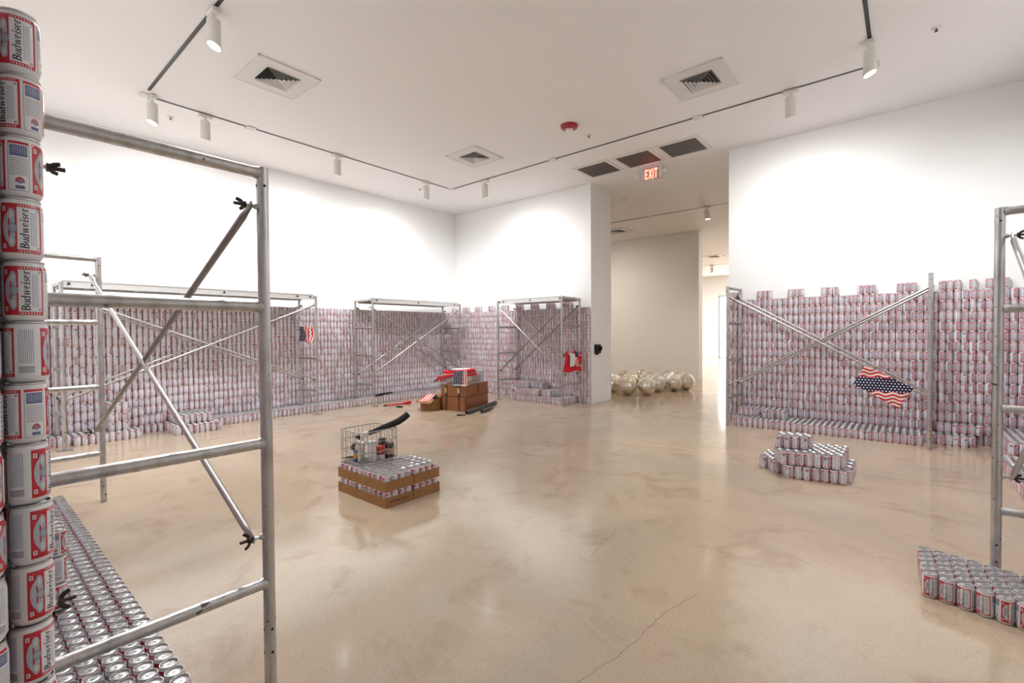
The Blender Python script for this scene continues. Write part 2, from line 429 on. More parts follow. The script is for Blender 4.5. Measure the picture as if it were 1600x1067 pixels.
lamp_head(7.20, -1.48, N_, 'white lamp head of the back track right of the exit sign')
lamp_head(7.96, -2.02, E_, 'glaring lamp head at the bend of the right track')
lamp_head(7.96, -4.6, E_, 'lamp head on the right track above the right scaffold')
lamp_head(1.49, -6.22, S_, 'glaring lamp head at the left bend of the tracks')
lamp_head(3.68, -6.28, S_, 'glaring lamp head on the track nearest the can column')
lamp_head(5.0, -6.28, S_, 'lamp head on the front track near the entrance', .6)
# the rooms beyond
lamp_head(4.79, 3.14, 2.3, 'tilted white lamp head in the room of mirrored spheres', .75, .35, aim=15, cone=110, col=WARM)
lamp_head(1.2, 3.16, N_, 'lamp head above the mirrored spheres', .85, aim=25, col=WARM)
lamp_head(-.8, 3.16, N_, 'lamp head at the hidden end of the sphere room', .75, aim=25, col=WARM)
lamp_head(7.4, 3.16, N_, 'lamp head over the hidden side of the sphere room', .6, aim=5, col=WARM)
for k, (x, y) in enumerate(((.9,13.0),(1.35,13.0),(1.9,13.0),(3.9,8.9),(5.5,12.0))):
    lamp_head(x, y, (2.4,1.0,1.6,1.9,1.6)[k], ('far lamp head tilted left beside the bright door', 'far lamp head tilted right beside the bright door', 'far lamp head upright above the bright door', 'tilted lamp head half hidden by the right wall edge', 'added unseen lamp head brightening the far room')[k], 2.6, (.5,-.4,.1,.5,0)[k], aim=20, col=(1, .93, .86))  # the last head is invented, out of sight, to brighten the far room
lamp_head(6.8, 6.9, W, 'added unseen lamp head brightening the end of the sphere room wall', 1.6, aim=30, col=(1, .90, .80))  # lamp added out of sight to lift the end face of wall_next_room
lamp_head(8.2, -9.6, S_, 'added unseen lamp head for fill from behind the viewpoint', .2)  # invented lamp, gives ambient fill from the unseen entrance

# ------------------------------------------------------------------ ceiling fittings
def diffuser(x, y, label):
    t = thing('air_diffuser', label, 'vent', (x, y, CEIL), 0, 'square ceiling air diffusers')
    mb = MB(); a, b = .32, .172
    for q in ((-a,a,-a,-b),(-a,a,b,a),(-a,-b,-b,b),(b,a,-b,b)): mb.box(q[0], q[1], q[2], q[3], -.012, .0)
    mb.obj('face_plate', 'vent_paint', t, smooth=False)
    MB().box(-b, b, -b, b, -.004, .002).obj('dark_throat', 'hole_black', t, smooth=False)
    for k in range(5):
        ro = b - .004 - k*.034; ri = ro - .015
        if ri < .004: ri = .001
        vs = [(sx*r_, sy*r_, z) for r_, z in ((ro, -.026), (ri, -.006), (ro, -.024)) for sx, sy in ((-1,-1),(1,-1),(1,1),(-1,1))]
        fs = [(i, 4+i, 4+(i+1) % 4, (i+1) % 4) for i in range(4)] + [(4+i, 8+i, 8+(i+1) % 4, 4+(i+1) % 4) for i in range(4)]
        MB().add(vs, fs).obj('louvre_ring', 'vent_paint', t, smooth=False)
    mb = MB(); e = .324
    for q in ((-e,e,-e,-e+.008),(-e,e,e-.008,e),(-e,-e+.008,-e,e),(e-.008,e,-e,e)): mb.box(q[0], q[1], q[2], q[3], -.015, 0)
    mb.obj('trim_edge', 'vent_paint', t, smooth=False)
diffuser(2.98, -5.44, 'square air diffuser in the ceiling above the left scaffold')
diffuser(2.98, -2.39, 'small looking square air diffuser near the far ceiling corner')
diffuser(6.47, -2.36, 'square air diffuser in the ceiling near the right lamp')
diffuser(2.08, 4.16, 'square air diffuser half hidden behind the pier')
diffuser(2.7, 10.6, 'far air diffuser in the brightest room')
mat('grille_dark', (.115,.098,.09), .6)
for k, (x, lab) in enumerate(((4.18,'dark return grille nearest the left pier'),(4.91,'middle dark return grille above the exit sign'),(5.63,'right dark return grille of the three in the ceiling'))):
    t = thing('return_grille', lab, 'vent', (x, -.58, CEIL), 0, 'return air grilles over the opening')
    mb = MB(); a, b = .33, .272
    for q in ((-a,a,-a,-b),(-a,a,b,a),(-a,-b,-b,b),(b,a,-b,b)): mb.box(q[0], q[1], q[2], q[3], -.010, 0)
    mb.obj('frame', 'vent_paint', t, smooth=False)
    MB().box(-b, b, -b, b, -.003, .001).obj('backing', 'hole_black', t, smooth=False)
    mb = MB()
    for i in range(34): q = -b + (i+.5)*2*b/34; mb.box(q-.0045, q+.0045, -b, b, -.011, -.003)
    for i in range(17): q = -b + (i+.5)*2*b/17; mb.box(-b, b, q-.0045, q+.0045, -.0105, -.003)
    o = mb.obj('grid_core', 'grille_dark', t, smooth=False); o['kind'] = 'stuff'
def sprinkler(x, y, label):
    t = thing('sprinkler', label, 'sprinkler', (x, y, CEIL), 0, 'ceiling sprinklers')
    MB().lathe([(0,-.012),(.022,-.012),(.036,-.004),(.038,0)], 16).obj('escutcheon', 'vent_paint', t)
    MB().lathe([(0,-.034),(.015,-.034),(.015,-.031),(.004,-.030),(.004,-.022),(.008,-.018),(.009,-.011)], 12).obj('head', 'dark_iron', t)
sprinkler(4.78, -1.915, 'small sprinkler beside the red fire strobe'); sprinkler(8.44, -1.87, 'sprinkler at the top right of the ceiling')
sprinkler(1.01, -5.92, 'sprinkler near the left glaring lamp'); sprinkler(1.02, -1.90, 'sprinkler near the far ceiling corner'); sprinkler(3.67, 1.38, 'sprinkler beyond the opening')
t = thing('fire_strobe', 'red fire alarm strobe on the ceiling', 'alarm', (4.74, -2.36, CEIL), .7)
MB().lathe([(0,-.05),(.07,-.05),(.105,-.042),(.115,-.02),(.118,0)], 24).obj('red_body', 'strobe_red', t)
MB().box(-.045, .045, -.028, .028, -.078, -.045).obj('strobe_lens', 'clear_lens', t, smooth=False)
MB().box(-.09, -.06, -.03, .03, -.062, -.042).obj('side_horn', 'strobe_red', t, smooth=False)

# strokes for lettering --------------------------------------------------
def stroke(pts, wd, n=1):
    """returns quads of a ribbon along 2-D points; wd one width or one per point"""
    if not isinstance(wd, (list, tuple)): wd = [wd]*len(pts)
    if len(pts) == 2:
        m_ = max(1, int(math.dist(*pts)/.1)); a, b = pts; w0, w1 = wd
        pts = [(a[0]+(b[0]-a[0])*k/m_, a[1]+(b[1]-a[1])*k/m_) for k in range(m_+1)]; wd = [w0+(w1-w0)*k/m_ for k in range(m_+1)]
    L, Rr = [], []
    for i, (x, y) in enumerate(pts):
        a = pts[max(i-1, 0)]; b = pts[min(i+1, len(pts)-1)]
        dx, dy = b[0]-a[0], b[1]-a[1]; l = math.hypot(dx, dy) or 1
        nx, ny = -dy/l*wd[i]/2, dx/l*wd[i]/2
        L.append((x+nx, y+ny)); Rr.append((x-nx, y-ny))
    return [(Rr[i], Rr[i+1], L[i+1], L[i]) for i in range(len(pts)-1)]
def arc(cx, cy, rx, ry, a0, a1, n=10):
    return [(cx+rx*math.cos(math.radians(a0+(a1-a0)*i/n)), cy+ry*math.sin(math.radians(a0+(a1-a0)*i/n))) for i in range(n+1)]
def tw(n, lo, hi): return [lo+(hi-lo)*math.sin(PI*i/n) for i in range(n+1)]
XH = .64
GL = {
 'B': (.74, [([(.17,0),(.17,1)],.19),([(0,.97),(.36,.97)],.06),([(0,.03),(.36,.03)],.06),(arc(.26,.755,.33,.215,90,-90),tw(10,.06,.19)),(arc(.26,.28,.40,.25,90,-90),tw(10,.06,.20))]),
 'u': (.68, [([(.15,.16),(.15,XH)],.16),([(.02,XH-.03),(.2,XH-.03)],.06),(arc(.31,.17,.16,.14,180,330,8),.08),([(.52,0),(.52,XH)],.16),([(.40,XH-.03),(.55,XH-.03)],.06),([(.5,.03),(.66,.03)],.06)]),
 'd': (.66, [(arc(.28,.31,.22,.30,60,300,12),tw(12,.06,.17)),([(.48,0),(.48,1)],.16),([(.34,.97),(.5,.97)],.06),([(.46,.03),(.62,.03)],.06)]),
 'w': (.94, [([(.12,XH),(.30,.02)],.15),([(.30,.02),(.47,XH)],.06),([(.46,XH),(.64,.02)],.15),([(.64,.02),(.82,XH)],.06),([(0,XH-.03),(.26,XH-.03)],.06),([(.36,XH-.03),(.58,XH-.03)],.06),([(.72,XH-.03),(.92,XH-.03)],.06)]),
 'e': (.56, [(arc(.28,.32,.21,.29,0,315,14),[.07+.10*max(0,math.sin(math.radians(315*i/14-60))) for i in range(15)]),([(.12,.34),(.48,.34)],.06)]),
 'i': (.34, [([(.17,0),(.17,XH)],.16),([(.03,XH-.03),(.2,XH-.03)],.06),([(.05,.03),(.31,.03)],.06),([(.17,.78),(.17,.96)],.18)]),
 's': (.50, [(arc(.24,.47,.16,.14,20,270,8)+arc(.24,.17,.17,.145,90,-160,8),[.06,.07,.09,.1,.1,.11,.12,.14,.15,.15,.14,.12,.11,.1,.1,.09,.07,.06]),([(.40,XH),(.40,.44)],.05),([(.07,.20),(.07,.0)],.05)]),
 'r': (.52, [([(.17,0),(.17,XH)],.16),([(.03,XH-.03),(.2,XH-.03)],.06),([(.03,.03),(.34,.03)],.06),(arc(.33,.42,.15,.19,175,50,6),[.05,.07,.08,.09,.11,.15,.17])]),
}
def word_quads(txt, gl=GL, shear=.12, gap=.02):
    x = 0; out = []
    for ch in txt:
        wdt, st = gl[ch]
        for pts, wd in st:
            for q in stroke(pts, wd): out.append([(px + x + shear*py, py) for px, py in q])
        x += wdt + gap
    return out, x

# exit sign
EX = {'E': (.6, [([(.08,0),(.08,1)],.16),([(.08,.92),(.52,.92)],.16),([(.08,.5),(.46,.5)],.15),([(.08,.08),(.52,.08)],.16)]),
      'X': (.66, [([(.06,0),(.56,1)],.16),([(.56,0),(.06,1)],.16)]), 'I': (.26, [([(.1,0),(.1,1)],.16)]), 'T': (.58, [([(.28,0),(.28,1)],.16),([(0,.92),(.56,.92)],.16)])}
t = thing('exit_sign', 'glowing red EXIT sign with two small emergency lamps', 'sign', (4.95, -.2, CEIL))
MB().box(-.19, .19, 0, .05, -.255, -.03).obj('housing', 'vent_paint', t, smooth=False)
MB().box(-.115, .14, -.006, 0, -.245, -.05).obj('letter_plate', 'exit_plate', t, smooth=False)
qs, wx = word_quads('EXIT', EX, 0, .06); mb = MB(); sc = .225/wx
for q in qs: mb.add([(-.098 + p_[0]*sc, -.009, -.232 + p_[1]*.158) for p_ in q], [(0,1,2,3)])
mb.obj('letters', 'exit_red', t, smooth=False)
MB().box(-.17, .17, .005, .045, -.03, 0).obj('canopy', 'vent_paint', t, smooth=False)
for sx in (-1, 1):
    o = MB().lathe([(0,-.03),(.035,-.03),(.046,-.01),(.046,.02),(.03,.045),(0,.05)], 16, M=Matrix.Rotation(PI/2, 3, 'X')).obj('emergency_lamp', 'white_plastic', t); o.location = (sx*.25, .0, -.15)
    MB().box(-.035, .035, -.008, .008, -.012, .012).obj('arm', 'white_plastic', o, smooth=False).location = (-sx*.05, .02, 0)

# black device on the pier
t = thing('wall_sensor', 'small black boxy sensor on the end of the pier', 'sensor', (3.68, .20, 1.035))
MB().box(0, .045, -.09, .09, -.085, .085).obj('body', 'black_rubber', t, smooth=False)
MB().lathe([(.045,0),(.045,.03),(.03,.04),(0,.04)], 12, M=Matrix.Rotation(PI/2, 3, 'Y'), c=(.045,.05,.01)).obj('knob', 'black_rubber', t)
MB().box(.005, .04, -.05, .02, -.11, -.085).obj('cable_gland', 'black_rubber', t, smooth=False)

# ------------------------------------------------------------------ scaffolds
ZR = (1.98, 1.47, .945, .40); ZS = (1.85, .585); TOPZ = 2.0; RP = .0215
POSTS = []
def scaffold(label, frames, sides=(0, 1), dark=(), plates=True, order=0):
    """frames: two ((x,y) front post, (x,y) back post)"""
    o = Vector((*frames[0][0], 0))
    t = thing('scaffold', label, 'scaffold', o, 0, 'metal scaffolds')
    for P, Q in frames:
        P, Q = Vector((*P, 0)) - o, Vector((*Q, 0)) - o; dr = (Q - P).normalized()
        for A, sg in ((P, 1), (Q, -1)):
            POSTS.append((A.x + o.x, A.y + o.y))
            mb = MB().tube(A + Vector((0,0,.004)), A + Vector((0,0,TOPZ)), RP, 20, caps=False)
            mb.tube(A + Vector((0,0,TOPZ)), A + Vector((0,0,.01)), RP*.84, 20, caps=False)
            p = mb.obj('post', 'aluminium', t)
            if plates: MB().box(-.065, .065, -.065, .065, 0, .006).obj('base_plate', 'aluminium', p, smooth=False).location = A
            mb = MB()
            for zh in (1.93, .13, .22):
                for an in (0, PI/2, PI, -PI/2):
                    n = Vector((math.cos(an), math.sin(an), 0)); s2 = Vector((-n.y, n.x, 0)); c = A + n*(RP+.0004) + Vector((0,0,zh))
                    mb.add([c + s2*.0055*math.cos(k*PI/4) + Vector((0,0,.0055*math.sin(k*PI/4))) for k in range(8)], [tuple(range(8))])
            mb.obj('pin_hole', 'hole_black', p, smooth=False, kind='stuff')
            for zs in ZS:
                b = A + Vector((0,0,zs)); mb = MB().tube(b + dr*sg*RP*.8, b + dr*sg*(RP+.062), .006, 8)
                mb.tube(b + dr*sg*RP*.8, b + dr*sg*(RP+.012), .014, 10, .009)
                mb.obj('stud', 'aluminium', p)
                c = b + dr*sg*(RP+.040); ax = dr*sg
                mb = MB().tube(c, c + ax*.014, .013, 10, .010)
                rot0 = random.uniform(0, 2)
                u1 = Vector((0,0,1)); u2 = ax.cross(u1)
                for k in range(2):
                    an = rot0 + k*PI; w_ = u1*math.cos(an) + u2*math.sin(an)
                    mb.sweep([c + ax*.006 + w_*.009, c + ax*.014 + w_*.020, c + ax*.026 + w_*.028], [.006,.007,.006], 8, flat=[.6,.5,.5])
                mb.tube(c + ax*.010, c + ax*.040, .0062, 8)
                mb.obj('wing_nut', 'dark_iron', p)
        for zr in ZR:
            mb = MB().tube(P + dr*RP*.5 + Vector((0,0,zr)), Q - dr*RP*.5 + Vector((0,0,zr)), RP*.96, 18, caps=False)
            for A, sg in ((P, 1), (Q, -1)): mb.tube(A + dr*sg*RP*.7 + Vector((0,0,zr)), A + dr*sg*(RP+.010) + Vector((0,0,zr)), RP*1.12, 18, RP*1.0, caps=False)
            mb.obj('rung', 'aluminium', t)
    for sd in sides:
        for k in range(2):
            A = Vector((*frames[0][sd], 0)) - o; B = Vector((*frames[1][sd], 0)) - o
            dA = (Vector((*frames[0][1-sd], 0)) - o - A).normalized(); dB = (Vector((*frames[1][1-sd], 0)) - o - B).normalized()
            off = RP + .022 + .012*k
            a = A + dA*off + Vector((0,0,ZS[k])); b = B + dB*off + Vector((0,0,ZS[1-k]))
            d = (b - a).normalized(); rb = .0135
            pts = [a - d*.012, a + d*.03, a + d*.075, b - d*.075, b - d*.03, b + d*.012]
            MB().sweep(pts, [rb*1.1, rb*1.25, rb, rb, rb*1.25, rb*1.1], 12, flat=[.25,.35,1,1,.35,.25]).obj('cross_brace', 'brace_dark' if (sd, k) in dark else 'brace_steel', t)
    return t
def plank(label, x0, x1, y0, y1, axis):
    """aluminium deck board hooked over the top rungs"""
    t = thing('scaffold_plank', label, 'plank', ((x0+x1)/2, (y0+y1)/2, 1.95), 0 if axis == 'x' else PI/2, 'aluminium scaffold planks')
    L = (x1-x0)/2 if axis == 'x' else (y1-y0)/2; Wd = (y1-y0)/2 if axis == 'x' else (x1-x0)/2
    MB().box(-L, L, -Wd+.02, Wd-.02, .058, .066).obj('deck', 'plank_alu', t, smooth=False)
    for sgn in (-1, 1):
        y = sgn*(Wd - .012)
        mb = MB().box(-L, L, y-.005, y+.005, -.012, .074).box(-L, L, y-.012, y+.012, .066, .074).box(-L, L, y-.012, y+.012, -.012, -.004)
        r = mb.obj('side_rail', 'plank_alu', t, smooth=False)
        mb = MB()
        for q in ([-.96, -.82, -.12, .12, .82, .96] if L > 1.2 else [-.9, 0, .9]):
            for ss in (-1, 1):
                c = Vector((q*L, y + ss*.0125, .032)); mb.add([c + Vector((.016*math.cos(k*PI/6), 0, .016*math.sin(k*PI/6))) for k in range(12)], [tuple(range(12)) if ss < 0 else tuple(range(11, -1, -1))])
        mb.obj('rail_hole', 'hole_black', r, smooth=False, kind='stuff')
    for q in range(3 if L < 1.2 else 6):
        xq = -L + (q+.5)*2*L/(3 if L < 1.2 else 6); MB().box(xq-.02, xq+.02, -Wd+.02, Wd-.02, .0, .058).obj('cross_member', 'plank_alu', t, smooth=False)
    for sx in (-1, 1):
        for sy in (-1, 1):
            c = Vector((sx*L, sy*(Wd-.06), .03))
            MB().sweep([c + Vector((-sx*.03,0,.0)), c + Vector((sx*.0,0,.022)), c + Vector((sx*.025,0,.030)), c + Vector((sx*.048,0,.018)), c + Vector((sx*.052,0,-.01))], .008, 8).obj('hook', 'plank_alu', t)
s1 = scaffold('large scaffold in the left foreground beside the can column', [((6.353,-7.0),(6.353,-7.655)),((3.204,-7.0),(3.204,-7.655))], sides=(0,), dark=((0,0),), plates=False)
s2 = scaffold('long scaffold with a plank against the left can wall', [((.62,-3.82),(.13,-3.87)),((.62,-6.94),(.13,-6.95))])
s3 = scaffold('scaffold with a plank against the left can wall near the corner', [((.66,-2.745),(.13,-2.785)),((.66,-.522),(.13,-.56))])
s4 = scaffold('narrow scaffold with a plank beside the pier', [((1.889,-.64),(1.96,-.12)),((3.443,-.64),(3.50,-.12))], dark=((0,1),(1,1)))
s5 = scaffold('scaffold without a plank in front of the right can wall', [((6.285,-.64),(6.325,-.115)),((8.455,-.68),(8.475,-.115))], plates=False)
s6 = scaffold('scaffold at the right edge of the picture', [((8.624,-4.22),(9.154,-4.22)),((8.624,-6.40),(9.154,-6.40))])
plank('long aluminium plank on the left scaffold', .155, .595, -6.93, -3.84, 'y')
plank('aluminium plank on the scaffold near the far corner', .165, .625, -2.745, -.55, 'y')
plank('aluminium plank on the scaffold beside the pier', 1.935, 3.46, -.615, -.14, 'x')

# ------------------------------------------------------------------ beer cans
CH, CP = .122, .067
BODY = [(0,.006),(.020,.004),(.0235,.0),(.0258,.0005),(.0290,.005),(.0318,.0105),(.0330,.017),(.0331,.024),(.0331,.098),(.0326,.104),(.0312,.1100),(.0294,.1150),(.0287,.1168)]
RIM = [(.0287,.1168),(.0300,.1176),(.0304,.1196),(.0300,.1212),(.0288,.1212),(.0280,.1190),(.0274,.1158)]
LID = [(.0275,.1160),(.0266,.1148),(.0250,.1152),(.0236,.1166),(.012,.1164),(0,.1166)]
def can_mesh(name, prof, n, mats, mis):
    mb = MB().lathe(prof, n, mis=mis); me = mb.mesh(name, mats, True, 50)
    add_can_uv(me); return me
def add_can_uv(me):
    ul = me.uv_layers.new(name='UVMap')
    co = np.zeros(len(me.vertices)*3, dtype=np.float32); me.vertices.foreach_get('co', co); co = co.reshape(-1, 3)
    li = np.zeros(len(me.loops), dtype=np.int32); me.loops.foreach_get('vertex_index', li)
    uv = np.zeros((len(me.loops), 2), dtype=np.float32)
    ang = (np.arctan2(co[:,1], co[:,0])/(2*PI)) % 1.0
    for p in me.polygons:
        ix = list(p.loop_indices); a = [ang[li[i]] for i in ix]
        if max(a) - min(a) > .5: a = [q + 1 if q < .5 else q for q in a]
        for i, q in zip(ix, a): uv[i] = (q, co[li[i], 2]/CH)
    ul.data.foreach_set('uv', uv.ravel())
ALLP = BODY + RIM[1:]
nb, nr = len(BODY)-1, len(RIM)-1
body_hi = can_mesh('can_body', ALLP, 40, ['can_print_blank', 'can_alu'], [0]*nb + [1]*nr)
body_mid = can_mesh('can_body_mid', ALLP, 28, ['can_print', 'can_alu'], [0]*nb + [1]*nr)
PM = [(.0258,.0),(.0331,.015),(.0331,.100),(.0287,.1165),(.0303,.118),(.0301,.1212),(.0284,.1212),(.0274,.1158),(0,.1164)]
body_small = can_mesh('can_whole', PM, 20, ['can_print', 'can_alu'], [0,0,0,1,1,1,1,1])
lid_me = MB().lathe(LID, 36).mesh('lid', ['can_alu'], True, 50)
# pull tab: an oval ring with a rivet
mb = MB(); n = 18; z0 = .1168; vs, fs = [], []
for zz in (z0, z0+.0012):
    for rx, ry, cx in ((.0125,.0075,.004),(.0062,.0045,.0075)):
        vs += [(cx + rx*math.cos(2*PI*k/n), ry*math.sin(2*PI*k/n), zz) for k in range(n)]
for k in range(n):
    k2 = (k+1) % n
    fs += [(2*n+k, 2*n+k2, 3*n+k2, 3*n+k), (k, k2, 2*n+k2, 2*n+k), (n+k2, n+k, 3*n+k, 3*n+k2)]
mb.add(vs, fs).lathe([(.0035,z0),(.0035,z0+.0022),(0,z0+.0024)], 10, c=(-.002,0,0))
tab_me = mb.mesh('pull_tab', ['tab_alu'], True, 40)
# lettering of the two front labels
qs, wl = word_quads('Budweiser')
RL = .03330; letter_mes = []
for half in (0, 1):
    mb = MB()
    for q in qs:
        P4 = []
        for lx, ly in q:
            z = CH*(LT0 + LTH*(.085 + .83*lx/wl))
            uu = (half + LA*(.655 - .195*ly))/2
            an = 2*PI*uu; P4.append((RL*math.cos(an), RL*math.sin(an), z))
        mb.add(P4, [(0,1,2,3)])
    letter_mes.append(mb.mesh('lettering', ['ink'], False))

CANS = []          # x, y, z, rot, zone, label
def can(x, y, z, rot, zone, label, jit=.0004):
    for px, py in POSTS:
        if (x-px)**2 + (y-py)**2 < (.034+RP+.004)**2: return
    CANS.append((x + random.uniform(-jit, jit), y + random.uniform(-jit, jit), z, rot, zone, label))
def face(ang, wild=.28):
    """rotation so that a front label looks towards compass angle ang"""
    r = random.random()
    if r < wild: return random.uniform(0, 2*PI)
    return ang - 2*PI*.155 + (PI if random.random() < .5 else 0) + random.gauss(0, .38)
ORD = ['zeroth','first','second','third','fourth','fifth','sixth','seventh','eighth','ninth','tenth','eleventh','twelfth','thirteenth','fourteenth','fifteenth','sixteenth','seventeenth','eighteenth','nineteenth','twentieth']
def od(n): return ORD[n] if n < len(ORD) else f'{n}' + ('th' if n % 100 in (11,12,13) else {1:'st',2:'nd',3:'rd'}.get(n % 10, 'th'))
def grid(x0, x1, y0, y1, k0, k1, ang, zone, lab, flipx=False, flipy=False):
    nx = max(1, round((x1-x0)/CP)); ny = max(1, round((y1-y0)/CP))
    for k in range(k0, k1):
        for i in range(nx):
            for j in range(ny):
                can(x0 + (i+.5)*(x1-x0)/nx, y0 + (j+.5)*(y1-y0)/ny, k*CH, face(ang), zone, lab(i if not flipx else nx-1-i, j if not flipy else ny-1-j, k))
AE = math.radians(-60)     # rough compass direction from a wall can to the viewpoint
# tall column at the left edge and the can wall it ends
PL = .052
uT, uI0, uI1 = 60, 145.8, 325.8
cols = [(uT,-4),(uT,-52),(uI0,-4),(uT,6),(uT,0),(uI1,2),(uI0,22),(uT,68),(uT,56),(uT,46),(uT,38),(uT,20),(uI0,0),(uT,10),(uI1,9),(uT,-9)]
for r in range(16):
    z = PL + (15-r)*CH; x = 6.885; y = -7.682
    da = math.degrees(math.atan2(CAMP.y-y, CAMP.x-x))
    u0, de = cols[r]
    jx = random.uniform(-.002, .002)
    can(x + jx, y + .0022*math.sin(r*1.7), z, math.radians(da + de - u0), 'column', f'beer can in the tall left column, {od(r+1)} from the top', 0)
    can(6.925, -7.7505, z, random.uniform(0, 6), 'column2', f'half hidden beer can behind the left column, {od(r+1)} from the top', 0)
    for i in range(1, 52):
        can(6.885 - i*CP, -7.70, z, face(PI/2), 'wall', 'w')
MB().box(3.35, 6.922, -7.785, -7.644, 0, PL-.001).obj('trim_1', 'wall_paint', None, smooth=False, label='low white plinth under the front can wall', kind='structure')
# bed of cans on the floor beside the left foreground scaffold
for j in range(6):
    for i in range(56):
        x = 6.93 - i*.0668 - (.0 if j % 2 else .012); y = -7.272 - j*.0668
        if y < -7.60 : y = -7.606
        can(x, y, 0, random.uniform(0, 6.28), 'bed', f'can of the left floor bed, {od(j+1)} row from the open edge, {od(i+1)} from the bottom', .0003)
for k in (1, 2, 3):
    for i in range(4): can(5.30 - i*CP, -7.490, k*CH, math.radians((-42, 40, 200, 120)[(i+k-1) % 4]), 'bed', f'can stacked on the left floor bed, {od(k)} above the bed, {od(i+1)} in its row')
# left wall
for i in range(113):
    for k in range(15): can(.036, -.075 - i*.0668, k*CH, face(AE), 'wall', 'w')
for i in range(2): can(.036, -.075 - i*.0668, 15*CH, face(AE), 'wall', 'w')
Lw = lambda i, j, k: 'w'
grid(.07, .405, -5.30, -.075, 0, 1, AE, 'wall', Lw)
grid(.07, .74, -5.86, -5.305, 0, 1, AE, 'wall', Lw)
grid(.07, .61, -5.80, -5.37, 1, 2, AE, 'wall', Lw)
grid(.07, .205, -6.165, -5.865, 0, 1, AE, 'wall', Lw)
grid(.07, .137, -6.08, -5.82, 1, 2, AE, 'wall', Lw)
grid(.07, .475, -6.84, -6.17, 0, 1, AE, 'wall', Lw)
grid(.07, .405, -6.50, -6.295, 1, 4, AE, 'wall', Lw)
grid(.07, .205, -6.29, -6.085, 1, 3, AE, 'wall', Lw)
grid(.07, .34, -7.45, -6.845, 0, 1, AE, 'wall', Lw)
# back wall, left part
cren = set()
for n0 in (9, 15, 21, 27, 33, 39, 45, 51): cren |= {n0-1, n0-2, n0-3}
for i in range(54):
    x = 3.672 - (i+.5)*CP
    for k in range(16 if i in cren else 15): can(x, -.036, k*CH, face(-PI/3.2), 'wall', 'w')
grid(2.12, 3.39, -.545, -.075, 0, 1, AE, 'wall', Lw)
grid(2.33, 2.80, -.54, -.075, 1, 2, AE, 'wall', Lw)
grid(2.86, 3.06, -.50, -.075, 1, 2, AE, 'wall', Lw)
grid(2.12, 2.455, -.41, -.075, 2, 3, AE, 'wall', Lw)
grid(2.49, 2.76, -.345, -.075, 2, 3, AE, 'wall', Lw)
for q in ((2.12, 2.32, -.41, -.075), (2.12, 2.32, -.41, -.075)): pass
grid(2.12, 2.32, -.41, -.075, 1, 2, AE, 'wall', Lw)
# back wall, right part
rc = set()
for n0 in range(0, 37, 6): rc |= {n0, n0+1, n0+2}
rc |= {40, 42, 43, 44}
AR = math.radians(-75)
for i in range(49):
    x = 6.132 + (i+.5)*CP
    for k in range(16 if i in rc else 15):
        can(x, -.036, k*CH, face(AR, .12), 'right', f'can of the right wall, {od(k+1)} row from the floor, {od(i+1)} from the opening')
def RG(nm): return lambda i, j, k: f'can of {nm}, {od(j+1)} row, {od(i+1)} from the left'
grid(6.315, 8.40, -.545, -.075, 0, 1, AR, 'rledge', RG('the low ledge at the right can wall'))
grid(6.345, 6.61, -.345, -.075, 1, 2, AR, 'rledge', RG('the left raised step on the right ledge'))
grid(6.615, 6.68, -.21, -.075, 1, 2, AR, 'rledge', RG('the gap between right ledge steps'))
grid(6.685, 6.82, -.41, -.075, 1, 2, AR, 'rledge', RG('the forward raised step of the right ledge'))
grid(6.825, 6.965, -.345, -.075, 1, 2, AR, 'rledge', RG('the second raised step of the right ledge'))
grid(8.405, 8.53, -.275, -.075, 0, 1, AR, 'rledge', RG('the short ledge behind the right post'))
grid(8.535, 8.80, -.345, -.075, 0, 1, AR, 'rledge', RG('the low step beside the right post'))
grid(8.80, 8.87, -.275, -.075, 0, 1, AR, 'rledge', RG('the low step end beside the right post'))
grid(8.535, 8.94, -.145, -.075, 1, 2, AR, 'rledge', RG('the upper step beside the right post'))
# right wall with its bed
for i in range(1, 66):
    for k in range(15): can(9.413, -.04 - i*CP, k*CH, face(PI, .3), 'wall', 'w')
AW = math.radians(-110)
grid(9.03, 9.365, -1.12, -.11, 0, 2, AW, 'rbed', RG('the two high block at the right edge'))
grid(8.965, 9.365, -3.2, -1.13, 0, 1, AW, 'rbed', RG('the floor bed at the right edge'), flipy=False)
# corner bed at the lower right
e1 = (.0674*math.cos(math.radians(-15)), .0674*math.sin(math.radians(-15))); e2 = (.0668*math.cos(math.radians(92)), .0668*math.sin(math.radians(92)))
for j in range(6):
    for i in range(14):
        x = 8.352 + i*e1[0] + j*e2[0]; y = -4.580 + i*e1[1] + j*e2[1]
        can(x, y, 0, face(math.radians(-95), .35), 'corner', f'can of the lower right bed, {od(j+1)} row from the front, {od(i+1)} from the left', .0004)
